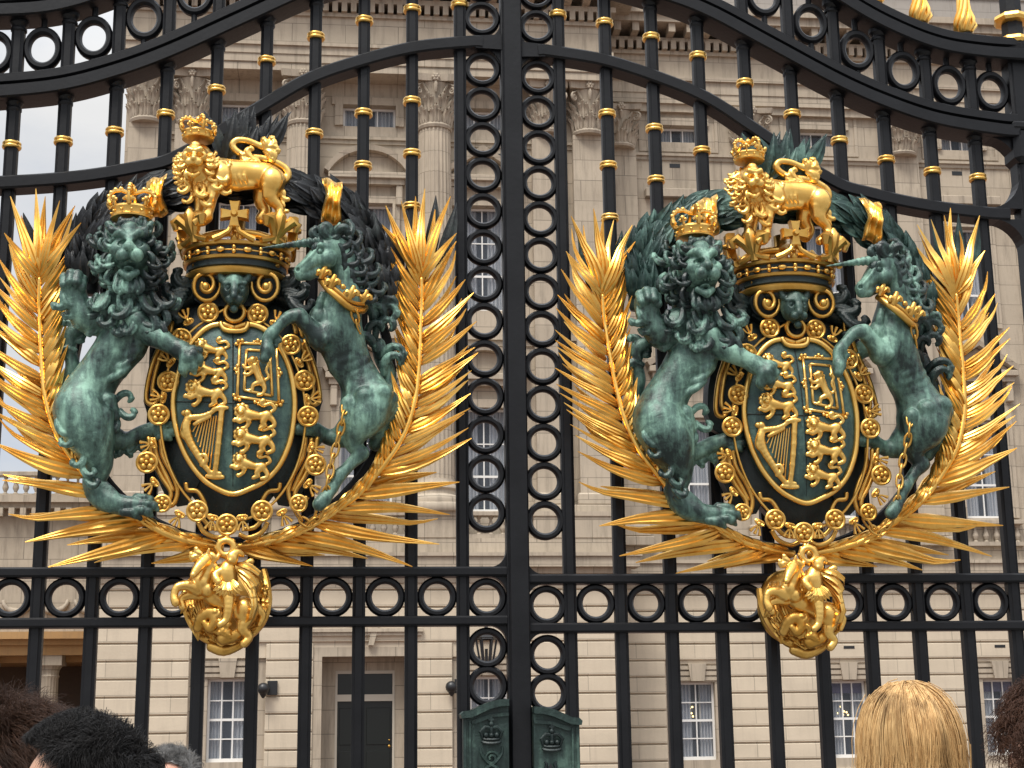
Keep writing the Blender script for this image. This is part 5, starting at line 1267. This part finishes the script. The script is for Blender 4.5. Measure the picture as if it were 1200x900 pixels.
    m = MB().tube([(c0.x, c0.y, c0.z+.02), (c0.x, c0.y+.02, c0.z+.22)], .03, 10); 
    for a0 in (0, PI/2): m.tube([(c0.x+R*.95*math.cos(a0)*math.cos(t_), c0.y+R*.95*sy*math.sin(a0)*math.cos(t_), c0.z+.05+.10*math.sin(t_)) for t_ in [PI*i/14 for i in range(15)]], .018, 8)
    m.build("crown_arch", ga, cr, True)
    # gilt lion standing on the crown
    lo, hi = bounds(200, 348, 150, 275, .06, .46); s = Sculpt(lo, hi, .0033); c = lambda pts, k=.014, n=0: s.chain(EP(pts), k, n)
    c([(248, 206, .26, 22), (268, 205, .25, 18), (290, 204, .24, 15), (308, 207, .235, 16), (320, 212, .23, 15.5)], .012, 4)
    c([(258, 214, .27, 10), (278, 217, .265, 7), (296, 216, .26, 6)], .010); s.ell(E(319, 212, .28), (14*PX, .04, 17*PX), .006); s.ell(E(260, 206, .305), (12*PX, .04, 17*PX), .006)
    for q in range(4): c([(270+q*6, 196, .285, 2), (268+q*6, 206, .305-.004*q, 2.4), (271+q*6, 214, .295-.004*q, 2)], .005, 3)
    c([(250, 218, .30, 11), (247, 232, .31, 7.6), (245, 245, .31, 5.8), (242, 254, .315, 6)], .006, 3); c([(252, 216, .325, 5), (248, 232, .33, 4), (246, 242, .325, 2.5)], .004); c([(242, 254, .315, 7.5), (236, 258, .33, 7.5), (231, 260, .335, 6)], .006)
    c([(238, 222, .22, 12), (236, 240, .21, 8), (234, 252, .21, 7), (228, 257, .22, 7)], .010, 3)
    c([(320, 218, .26, 13), (317, 231, .268, 8.4), (327, 243, .255, 5.4), (328, 252, .255, 5.4)], .006, 3); c([(312, 218, .29, 6), (312, 230, .285, 4.5)], .004); c([(328, 253, .255, 7), (321, 258, .275, 7.5), (315, 260, .28, 6)], .006)
    c([(310, 220, .20, 13), (306, 236, .19, 8.5), (312, 247, .185, 6.5), (306, 256, .19, 7)], .010, 3)
    for x0, y0, d0 in ((233, 258, .335), (317, 258, .28)):
        for q in range(4): c([(x0+4-q*1.2, y0-2, d0-.012+q*.012, 3.5), (x0-3-q*.5, y0+2, d0+.0+q*.010-.012, 3.4), (x0-4, y0+5, d0-.012+q*.01, 1.8)], .003)
    for q in range(5): s.hair(lock(330-q*.5, 222+q*7, 60, 13, 2.6, 2.5*(-1)**q, .25), .003)
    # tail in an S with knotted tuft
    c([(330, 214, .22, 5), (337, 207, .21, 4.6), (335, 198, .21, 4.4), (324, 191, .215, 4.4), (308, 186, .22, 4.4), (294, 184, .225, 4.2), (280, 179, .225, 4.2), (272.5, 171, .225, 4.2), (278, 164.5, .225, 4), (291, 165.5, .225, 4), (304, 171, .225, 4), (313, 174, .225, 4.4)], .004, 4)
    for a, ln, t_ in ((-40, 24, 3.6), (-15, 26, -3.6), (5, 24, 3.8), (-60, 18, -3), (20, 18, 3)): s.hair(lock(310, 176, a, ln, 3.8, t_, .23, bulge=.01), .003)
    for a in (150, 210, 30, 90): s.hair(lock(296, 186, a, 22, 3.4, 4.4, .24), .003)
    # head and mane
    s.ell(E(233, 196, .275), (20*PX, .08, 29*PX), .014); s.ball(E(228, 184, .34), 15*PX, .012)
    c([(229, 172, .345, 7), (228, 179, .378, 4.2), (227, 185, .402, 4)], .005); c([(223.5, 186, .402, 2.6), (227, 185, .412, 3), (230.5, 186, .402, 2.6)], .003)
    for sx in (-1, 1):
        s.ball(E(227+sx*5, 190, .395), 5.6*PX, .005); s.ball(E(228+sx*9, 183, .365), 6.5*PX, .008); c([(228+sx*2, 176, .39, 3), (228+sx*7, 174.5, .385, 3.2), (228+sx*11, 178, .365, 2.2)], .004)
        s.ell(E(228+sx*6.5, 180.5, .395), (4*PX, .03, 2.8*PX), .002, True); s.ball(E(228+sx*6.3, 181, .372), 2.6*PX, .002)
    s.ell(E(226, 197.5, .40), (7*PX, .055, 5*PX), .003, True); c([(220, 203, .365, 2.8), (226, 206, .378, 3.4), (232, 203, .365, 2.8)], .004)
    for R_, d_, n_, ln in ((12.5, .360, 13, 14), (15.5, .342, 17, 15), (17.5, .318, 19, 15), (18.8, .285, 19, 15), (19.2, .25, 18, 14)):
        for i in range(n_):
            a = 2*PI*(i+.3*R_)/n_; sx, sy_ = math.cos(a), math.sin(a)
            if R_ < 16 and sy_ > .7: continue
            x, y = 230+R_*sx*.9, 190+R_*1.15*sy_+3
            if y < 166: continue
            s.hair(lock(x, y, math.degrees(math.atan2(sy_*.5+1.0, sx*.75)), ln*rnd.uniform(.95, 1.25), 1.9, (1 if sx < 0 else -1)*rnd.uniform(1.6, 3.8)*(1 if rnd.random() < .7 else -1), d_, d_-.006, bulge=.010), .003)
    for x, y, a, t_, d_ in ((222, 214, 100, 3.6, .33), (230, 218, 90, -3.8, .34), (238, 216, 85, 3.6, .335), (246, 212, 70, -3.8, .33), (252, 204, 60, -3.6, .33), (226, 224, 90, 3.4, .32), (236, 228, 90, -3.4, .325), (246, 224, 80, 3.6, .32), (256, 216, 75, -3.4, .31), (254, 192, 40, -3.6, .31), (258, 200, 60, 3.4, .30)): s.hair(lock(x, y, a, 25, 2.3, t_, d_, bulge=.013), .003)
    lm = s.mesh("crest_lion", gl, root, .0004); small_crown("lion_crown", 232, 163, .29, 19, 27, gl, lm)
    lion_supporter(root); unicorn_supporter(root)
    chain_links(root, [(414, 364, .37), (419, 380, .34), (424, 398, .30)]); chain_links(root, [(406, 470, .32), (402, 492, .34), (396, 516, .32), (388, 545, .31), (384, 570, .315), (376, 598, .28), (364, 617, .25), (350, 606, .25), (340, 588, .25)])
    # iron hoop behind everything, carrying the arms
    m = MB(); pts = [(272+187*math.cos(a), 446+190*math.sin(a)) for a in [math.radians(-20+220*i/40) for i in range(41)]]
    ps = [(E(x, y, .06)[0], E(x, y, .06)[2]) for x, y in pts]; bar_rail(m, ps, .02, -.10, -.035); m.build("iron_hoop", M["black"], root, True, 30)
    # struts tying the pieces back to the bars
    m = MB()
    for x, y, d in ((155, 360, .24), (410, 400, .25), (100, 480, .22), (430, 475, .24), (273, 470, .2), (280, 300, .1)): p = E(x, y, d); MB().tube([(p[0], -.02, p[2]), (p[0], p[1]+.01, p[2])], .012, 8).build("fixing_bolt", M["black"], root)
    return root

# ------------------------------------------------------------------ hanging gilt medallion: horseman and dragon in a garland
def medallion():
    root = empty("medallion", tuple(E(263, 700, 0)*np.array((1, 0, 1))), None, "medallion", "gilt medallions on the gate rails")
    lo, hi = bounds(196, 326, 634, 768, .02, .44); s = Sculpt(lo, hi, .0032); c = lambda pts, k=.003, n=3: s.chain(EP(pts), min(k, .0035), n)
    s.ell(E(264, 705, .05), (41*PX, .05, 46*PX), .02); s.mesh("medallion_back", M["gold_aged"], root)
    fp = [(-1, .05), (-.5, .22), (0, -.10), (.5, .22), (1, .05), (0, -.25)]; fw = [.35, .8, 1, .95, .75, .45, .08]
    def fold(m, pts, w, tw=0.0): q = spline3(pts, 3); q = [q[round(i*(len(q)-1)/6)] for i in range(7)]; blade(m, [E(*v) for v in q], w*PX, Vector((tw, -1, .15)).normalized(), fp, fw)
    m = MB(); tubeE(m, [(218, 684, .13, 4), (217, 706, .16, 5), (224, 728, .18, 5.5), (238, 745, .19, 6), (258, 753, .19, 6), (278, 750, .19, 6), (295, 741, .19, 6), (308, 726, .18, 5.5), (314, 706, .17, 5), (313, 686, .15, 4.5), (309, 668, .13, 4)], 5, 8, 5)
    for q in range(62):
        a = math.radians(-48+276*((q*.618) % 1)); r0 = rnd.uniform(42, 48); x, y = 265+r0*math.cos(a), 705+r0*1.02*math.sin(a); h = a+(PI/2 if a < PI/2 else -PI/2)*1.12+rnd.uniform(-.3, .3); l = rnd.uniform(14, 22); d0 = rnd.uniform(.165, .215)
        fold(m, [(x, y, d0), (x+l*.5*math.cos(h), y+l*.5*math.sin(h), d0+.03), (x+l*math.cos(h+.15), y+l*math.sin(h+.15), d0+rnd.uniform(-.02, .025))], rnd.uniform(3.6, 5.4), rnd.uniform(-.6, .6))
    for q in range(5): fold(m, [(220+q*3, 690, .20+.008*q), (227+q*3, 718, .225+.006*q), (244+q*3, 744-q*2, .225)], 3.2, rnd.uniform(-.8, .8))
    m.build("garland_frame", M["gold_aged"], root, True, 25)
    # horse
    s = Sculpt(lo, hi, .0032)
    c([(242, 686, .26, 13), (252, 698, .27, 12), (266, 706, .26, 11), (284, 712, .25, 14)], .012); s.ball(E(287, 715, .27), 15.5*PX, .004); s.ball(E(238, 683, .29), 12*PX, .004); s.ball(E(244, 691, .30), 9*PX, .004)
    c([(241, 678, .29, 11), (246, 664, .30, 8.5), (242, 655, .31, 7.4)], .010); c([(241, 656, .325, 7), (233, 664, .35, 5.6), (227, 673, .365, 4)], .006); s.ball(E(226, 674, .37), 3.4*PX, .002); c([(243, 650, .33, 2.6), (245, 643, .335, 1.2)], .002)
    for q in range(7): s.hair(lock(243+q*1.5, 648+q*5, 15+q*8, 18, 2.2, 3*(-1)**q, .32-.005*q, bulge=.01), .003)
    for q in range(3): s.hair(lock(236-q*3, 649+q*3, 190, 12, 2.6, 3*(-1)**q, .335), .003)
    c([(232, 690, .29, 9), (220, 686, .31, 6), (208, 688, .32, 4.6), (204, 698, .325, 4.2), (206, 706, .33, 5)], .006); c([(234, 696, .27, 8), (222, 697, .28, 5.5), (212, 702, .285, 4.2), (214, 711, .29, 4.4)], .006)
    c([(290, 722, .27, 10), (284, 736, .28, 6.5), (292, 746, .27, 4.6), (286, 754, .275, 5)], .006); c([(300, 712, .26, 6), (308, 720, .25, 4), (304, 732, .25, 3)], .006)
    # rider
    c([(268, 684, .31, 11), (266, 672, .32, 10.5), (267, 664, .32, 8)], .008); s.ball(E(272, 655, .335), 7*PX, .005); c([(272, 652, .335, 6.4), (278, 647, .33, 4), (284, 650, .32, 3)], .004); s.ball(E(270, 657, .352), 3*PX, .003)
    c([(262, 668, .33, 5), (252, 674, .345, 4.4), (256, 682, .36, 4)], .005); c([(272, 668, .31, 5.5), (284, 664, .31, 5), (294, 658, .32, 4)], .005)
    c([(268, 696, .335, 7), (268, 712, .345, 5.4), (265, 726, .345, 4.2), (258, 732, .355, 4)], .005)
    hm = s.mesh("horseman_relief", M["gold_leaf"], root, .0003); m = MB()
    for q in range(9): a = math.radians(30+120*q/8); fold(m, [(267+5*math.cos(a), 678+3*math.sin(a), .345), (267+12*math.cos(a), 683+9*math.sin(a), .365), (267+20*math.cos(a), 684+17*math.sin(a), .355)], 3.6, rnd.uniform(-.4, .4))
    for q in range(9): fold(m, [(272+q*.8, 660+q*1.5, .30+.006*(q % 3)), (288+q*1.2, 662+q*5, .33+.016*(-1)**q), (304-q*1.2, 672+q*6.5, .315+.02*(-1)**q), (309-q*3, 684+q*6, .27)], 4.4, .7*(-1)**q)
    m.build("cloak_folds", M["gold_leaf"], hm, True, 25); s = Sculpt(lo, hi, .0032)
    # dragon underneath
    c([(232, 735, .24, 6), (238, 722, .26, 7), (248, 718, .27, 7), (252, 728, .275, 6), (246, 736, .27, 5), (240, 730, .27, 4)], .006); c([(262, 748, .26, 8), (276, 744, .26, 7), (288, 734, .25, 6)], .008)
    for q in range(7): s.hair(lock(246+q*4, 720+q*3, -40+q*30, 16, 3, 3.4*(-1)**q, .28, bulge=.01), .003)
    c([(248, 758, .20, 6), (262, 762, .21, 6.5), (278, 757, .21, 5.5), (288, 750, .21, 4.6)], .005)
    s.mesh("dragon_relief", M["gold_aged"], root, .0003)
    m = MB(); m.ring(E(265, 642, .30), 8.5*PX, 4.2*PX, 24, 10); 
    for q in range(8): a = 2*PI*q/8; m.sphere(E(265+11*math.cos(a), 642+11*math.sin(a), .30), 3*PX)
    m.build("hanging_ring", M["gold_leaf"], root, True)
    m = MB(); p = E(263, 700, .1); m.tube([(p[0], -.02, p[2]), tuple(p)], .03, 8); m.build("fixing_bolt", M["black"], root)
    return root

bronze("bronze_lion", (.014, .027, .025), (.090, .168, .136), (.24, .41, .32), .425, .585)
wl = empty("palm_wreath", tuple(E(265, 645, 0)*np.array((1, 0, 1))), None, "palm wreath", "gilt palm wreaths on the gates")
palm_branch(False, wl, M["gold_palm"], 3); palm_branch(True, wl, M["gold_palm"], 8)
wl2 = empty("palm_wreath", tuple(E(265, 645, 0)*np.array((1, 0, 1))), None, "palm wreath", "gilt palm wreaths on the gates")
palm_branch(False, wl2, M["gold_palm"], 21); palm_branch(True, wl2, M["gold_palm"], 34)
gn = empty("laurel_garland", tuple(E(272, 205, 0)*np.array((1, 0, 1))), None, "garland", "laurel garlands over the arms")
garland(gn, M["laurel_black"])
arms = coat_of_arms(); med = medallion()
SHIFT = Vector((2.405, 0, -.030))
for o, a, b in ((wl, "crossed gilt palm branches around the arms on the left gate leaf", "crossed gilt palm branches around the arms on the right gate leaf"),
                (gn, "near-black laurel garland with gilt ribbon bands behind the left crested lion", "green laurel garland with gilt ribbon bands behind the right crested lion"),
                (arms, "bronze and gilt royal arms with lion and unicorn on the left gate leaf", "bronze and gilt royal arms with lion and unicorn on the right gate leaf"),
                (med, "gilt horseman medallion hanging below the left palm wreath", "gilt horseman medallion hanging below the right palm wreath")):
    o["label"] = a; r = wl2 if o is wl else copy_tree(o); r.location = Vector(o.location)+SHIFT; r["label"] = b
    if o is gn:
        for ch in r.children:
            if "ribbon" not in ch.name: ch.data = ch.data.copy(); ch.data.materials[0] = M["laurel_green"]
# ================================================================== people
def hairmat(name, a, b, c):
    t = NT(name); v = t.mapping((90, 90, 7)); n = t.noise(1, 4, .7, vec=v); g = t.noise(7, 3)
    k = t.noise(1, 3, .6, vec=t.mapping((26, 26, 2.2))); t.set(base_color=t.mix(t.ramp(k, [(.5, 0.0), (.68, .75)]), t.mix(t.ramp(g, [(.4, 0.0), (.75, .5)]), t.ramp(n, [(.3, a), (.7, b)]), c), tuple(q*.42 for q in a)), roughness=.5); t.b.inputs["Specular IOR Level"].default_value = .28; M[name] = t.m
hairmat("blonde_hair", (.38, .20, .07), (.88, .60, .28), (.50, .29, .11)); hairmat("black_hair", (.003, .0025, .0025), (.009, .0075, .007), (.005, .004, .004))
hairmat("brown_hair", (.03, .015, .010), (.085, .043, .026), (.045, .022, .013)); hairmat("chestnut_hair", (.04, .017, .010), (.11, .05, .028), (.06, .026, .015)); hairmat("grey_hair", (.09, .088, .085), (.30, .295, .285), (.16, .155, .15))
for nm, c in (("skin_light", (.62, .36, .26)), ("skin_tan", (.47, .26, .17)), ("skin_ruddy", (.56, .29, .20))):
    t = plain(nm, c, .5, 0, .08, 30); t.b.inputs["Subsurface Weight"].default_value = .08; t.b.inputs["Subsurface Radius"].default_value = (.01, .004, .002)
for nm, c in (("navy_cloth", (.025, .035, .07)), ("grey_cloth", (.16, .16, .17)), ("red_cloth", (.28, .035, .03)), ("cream_cloth", (.55, .50, .42)), ("denim", (.04, .07, .14)), ("olive_cloth", (.09, .09, .05))): plain(nm, c, .85, 0, .15, 60)
plain("eye_white", (.7, .68, .65), .2); plain("shoe_leather", (.03, .022, .018), .5)

def person(x, y, top, yaw, style, hair, skin, shirt, trousers, label, wide=1.0, seed=1, nod=0.0):
    rn = random.Random(seed); H = top; k = H/1.72
    root = empty("person", (x, y, 0), label, "person")
    root.rotation_euler = (0, 0, 0)
    ca, sa = math.cos(yaw), math.sin(yaw)
    def W(u, v, z): return np.array((x+(u*ca-v*sa)*k, y+(u*sa+v*ca)*k, z*k))          # u right, v ahead, z up
    def C(s, pts, kk=.03, n=0): s.chain([(*W(*p[:3]), p[3]*k) for p in pts], kk, n)
    hz = 1.605                                                                          # middle of the head
    s = Sculpt(W(-.0, 0, 0)-np.array((.42, .42, .02)), W(0, 0, 0)+np.array((.42, .42, H*.86)), .013)
    for sg in (-1, 1):
        C(s, [(sg*.09, 0, .93, .10), (sg*.10, .01, .52, .058), (sg*.10, -.03, .36, .055), (sg*.10, -.01, .09, .036)], .03, 3); C(s, [(sg*.10, -.02, .05, .04), (sg*.11, .12, .035, .034)], .03)
        C(s, [(sg*.165, -.01, 1.40, .062), (sg*.215, -.01, 1.12, .044), (sg*.21, .06, .88, .032)], .02, 3); C(s, [(sg*.205, .07, .86, .034), (sg*.20, .09, .78, .026)], .01)
        for f_ in range(4): C(s, [(sg*(.205-.004*f_), .055+.022*f_, .80, .011), (sg*(.195), .065+.022*f_, .74, .010), (sg*.185, .07+.022*f_, .70+.012*abs(f_-1.5), .008)], .004)
        C(s, [(sg*.19, .12, .84, .012), (sg*.175, .145, .80, .011), (sg*.17, .15, .77, .009)], .004)
    C(s, [(0, 0, .98, .14), (0, .0, 1.15, .125), (0, -.01, 1.32, .145), (0, -.01, 1.40, .10)], .05); C(s, [(-.13, -.01, 1.40, .07), (.13, -.01, 1.40, .07)], .04); C(s, [(0, -.01, 1.42, .062), (0, .01, 1.53, .056)], .03)
    # finer head on the same skin
    h = Sculpt(W(0, 0, hz-.20)-np.array((.17, .17, 0)), W(0, 0, hz+.16)+np.array((.17, .17, 0)), .0045)
    B = Matrix.Rotation(yaw, 3, 'Z')
    h.ell(W(0, -.012, hz+.018), (.077*k*wide, .094*k, .098*k), .02, rot=B); h.ell(W(0, .024, hz-.048), (.056*k*wide, .066*k, .072*k), .03, rot=B); C(h, [(0, -.01, 1.43, .06), (0, .0, 1.53, .054)], .03)
    C(h, [(0, .082, hz+.018, .010), (0, .098, hz-.018, .012), (0, .108, hz-.028, .0125)], .012)
    for sg in (-1, 1):
        h.ball(W(sg*.031, .088, hz+.006), .014*k, .012, True); h.ball(W(sg*.013, .096, hz-.032), .009*k, .006); C(h, [(sg*.014, .086, hz+.028, .008), (sg*.046, .074, hz+.026, .007)], .010); h.ball(W(sg*.044, .066, hz-.024), .02*k, .02)
        h.ell(W(sg*.079*wide, -.008, hz-.008), (.010*k, .020*k, .032*k), .006, rot=B); h.ball(W(sg*.088*wide, -.004, hz-.004), .009*k, .006, True)
        h.ell(W(sg*.031, .079, hz+.013), (.014*k, .010*k, .006*k), .004, rot=B)
    C(h, [(-.024, .080, hz-.064, .006), (0, .090, hz-.061, .007), (.024, .080, hz-.064, .006)], .005); C(h, [(-.018, .080, hz-.074, .006), (0, .088, hz-.076, .008), (.018, .080, hz-.074, .006)], .005); C(h, [(0, .078, hz-.105, .02)]*2, .02)
    body = s.mesh("body", skin, root); hd = h.mesh("head", skin, body)
    em = MB()
    for sg in (-1, 1): em.sphere(W(sg*.031, .076, hz+.006), .0125*k, 10, 8)
    em.build("eyes", M["eye_white"], hd, True)
    # clothes: a shirt with sleeves, trousers, shoes
    c = Sculpt(W(0, 0, 0)-np.array((.45, .45, -.9*k+.02)), W(0, 0, 0)+np.array((.45, .45, 1.50*k)), .012)
    C(c, [(0, 0, .97, .158), (0, 0, 1.15, .142), (0, -.01, 1.32, .160), (0, -.01, 1.40, .112)], .05); C(c, [(-.13, -.01, 1.40, .083), (.13, -.01, 1.40, .083)], .04); C(c, [(0, -.012, 1.42, .072), (0, -.008, 1.455, .070)], .015)
    for sg in (-1, 1): C(c, [(sg*.165, -.01, 1.39, .076), (sg*.215, -.01, 1.12, .060), (sg*.212, .05, .92, .050)], .025, 3)
    c.mesh("shirt", shirt, root)
    c = Sculpt(W(0, 0, 0)-np.array((.3, .3, -.03)), W(0, 0, 0)+np.array((.3, .3, 1.05*k)), .012)
    for sg in (-1, 1): C(c, [(sg*.085, 0, .95, .118), (sg*.10, .01, .52, .078), (sg*.10, -.02, .36, .074), (sg*.10, -.01, .08, .062)], .02, 3)
    c.mesh("trousers", trousers, root)
    for sg in (-1, 1):
        q = Sculpt(W(sg*.11, .04, 0)-np.array((.2, .2, .005)), W(sg*.11, .04, .14)+np.array((.2, .2, 0)), .009); C(q, [(sg*.10, -.045, .045, .048), (sg*.105, .04, .045, .046), (sg*.112, .13, .038, .040)], .02); C(q, [(sg*.10, -.02, .06, .05), (sg*.10, -.02, .11, .045)], .02); q.mesh("shoe", M["shoe_leather"], root)
    # hair: a close cap and separate strands
    m = MB(); cen = np.array((0, -.012, hz+.018)); rx, ry, rz = .079*wide, .097, (.120 if style == 'long' else .103)
    def surf(th, ph, o=0.0): return np.array((cen[0]+(rx+o)*math.sin(th)*math.sin(ph), cen[1]-(ry+o)*math.sin(th)*math.cos(ph), cen[2]+(rz+o)*math.cos(th)))   # ph 0 = back of the head
    def lim(ph): return {"long": 2.3, "curly": 2.2}.get(style, 1.95)-1.08*max(0, -math.cos(ph))**.7-.25*abs(math.sin(ph))*(style not in ("long", "curly"))
    n = 48; rows = 12; base = len(m.v)
    for i in range(rows+1):
        for j in range(n): ph = 2*PI*j/n; m.v.append(tuple(W(*surf(max(.001, lim(ph)*i/rows), ph, .004+.003*math.sin(j*2.1+i)))))
    for i in range(rows):
        for j in range(n): m.f.append((base+i*n+j, base+i*n+(j+1) % n, base+(i+1)*n+(j+1) % n, base+(i+1)*n+j))
    N = {"long": 9000, "spiky": 19000, "swept": 14000, "curly": 2600, "grey": 6000}[style]
    for _ in range(N):
        ph = rn.uniform(0, 2*PI); L_ = lim(ph); th = L_*math.sqrt(rn.random())*.99; pts = []; g = rn.uniform(-1, 1)
        if style == "long":
            th = abs(rn.gauss(0, .7)) if rn.random() < .6 else th
            th = min(th, L_, 1.5); fly = rn.random() < .05; cl_ = math.sin(ph*9+seed)*.35+math.sin(ph*23)*.25; lay = rn.random()**1.5*.020+.006*math.sin(ph*7+1)+(.012*rn.random() if fly else 0); end = 1.28+rn.uniform(0, .09); ln = 13; zz = None
            for i in range(ln):
                u = i/(ln-1); q = th+u*2.6
                if q < 1.75: p = surf(q, ph+(.25 if fly else .08)*g*u+.06*cl_*u+.05*math.sin(ph*5+q*2), .006+lay*min(1, .5+q/1.6)); zz = (p, u)
                else:
                    p0, u0 = zz; v = (u-u0)/(1-u0+1e-6); p = np.array((p0[0]*(1+.12*v+.07*g*v)+.006*math.sin(v*5+g*3+ph*3), p0[1]-.012*v, p0[2]+(end-p0[2])*v))
                pts.append(p)
        elif style == "curly":
            p = surf(th, ph, .004); nr = (p-cen)/np.linalg.norm(p-cen); t1 = np.cross(nr, (0, 0, 1.)); t1 /= np.linalg.norm(t1)+1e-6; t2 = np.cross(nr, t1); a0 = rn.uniform(0, 6.3); rr = rn.uniform(.006, .011); l = rn.uniform(.035, .062)
            pts = [p+nr*l*u+np.array((0, 0, -.03*u*u))+(t1*math.cos(a0+u*13)+t2*math.sin(a0+u*13))*rr*min(1, u*4) for u in [i/16 for i in range(17)]]
        else:
            p = surf(th, ph, .003); nr = (p-cen)/np.linalg.norm(p-cen)
            tilt = np.array((rn.gauss(0, .18), rn.gauss(0, .18), rn.gauss(0, .12))); cl = np.array((math.sin(th*9+ph*3), math.cos(ph*5+th*4), 0))*.28
            down = np.array((0, 0, -1.))*max(0, th-.75)
            if style == "spiky": fr = max(0, -math.cos(ph)); dr_ = nr*(.34 if th < 1.1 else .20)+np.array((0, .55-.5*fr, .1+.3*fr))*(1 if th < 1.0 else .2)+down*1.1*(1-fr)+tilt+cl; l = rn.uniform(.018, .036)*(1 if th < 1.2 else .7)
            elif style == "swept": dr_ = nr*.32+np.array((-.75, -.45, .12))*.8+down*.8+tilt+cl*1.4; l = rn.uniform(.04, .08)
            else: dr_ = nr*.30+np.array((.7, -.45, .1))*.7+down*.8+tilt+cl; l = rn.uniform(.025, .050)
            dr_ = dr_/np.linalg.norm(dr_); pts = [p+dr_*l*u+(nr*.012*math.sin(PI*u)-np.array((0, 0, .012))*u*u) for u in (0, .25, .5, .75, 1)]
        m.tube([W(*q) for q in pts], [(.0005 if style in ("spiky", "swept", "grey") else .00075)*(1.15-.9*i/(len(pts)-1))*(1.15 if style in ("long", "curly") else 1) for i in range(len(pts))], 3, cap=False)
    m.build("hair", hair, root, True, fix=False)
    return root

def stand(px, py, Y): p = at(px, py, Y); return p.x, Y, p.z
for px, py, Y, yaw, style, hair, skin, sh, tr, lab, wd, sd in (
        (1059, 807, -3.55, .04, "long", "blonde_hair", "skin_light", "cream_cloth", "denim", "woman with long straight blonde hair seen from behind", .98, 4),
        (96, 845, -4.25, 1.72, "spiky", "black_hair", "skin_tan", "navy_cloth", "grey_cloth", "person with short spiky black hair turned to the left", 1.0, 5),
        (8, 833, -3.85, 1.75, "swept", "brown_hair", "skin_light", "grey_cloth", "denim", "person with tousled brown hair behind the black-haired one", 1.0, 6),
        (202, 878, -1.95, 2.75, "grey", "grey_hair", "skin_ruddy", "red_cloth", "grey_cloth", "grey-haired person farther off, facing the crowd", .95, 7),
        (1232, 800, -3.75, .1, "curly", "chestnut_hair", "skin_light", "olive_cloth", "denim", "person with frizzy chestnut hair at the right edge", 1.05, 8)):
    X, Yp, Z = stand(px, py, Y)
    person(X, Yp, Z-(.026 if style == 'long' else .012), yaw, style, M[hair], M[skin], M[sh], M[tr], lab, wd, sd)
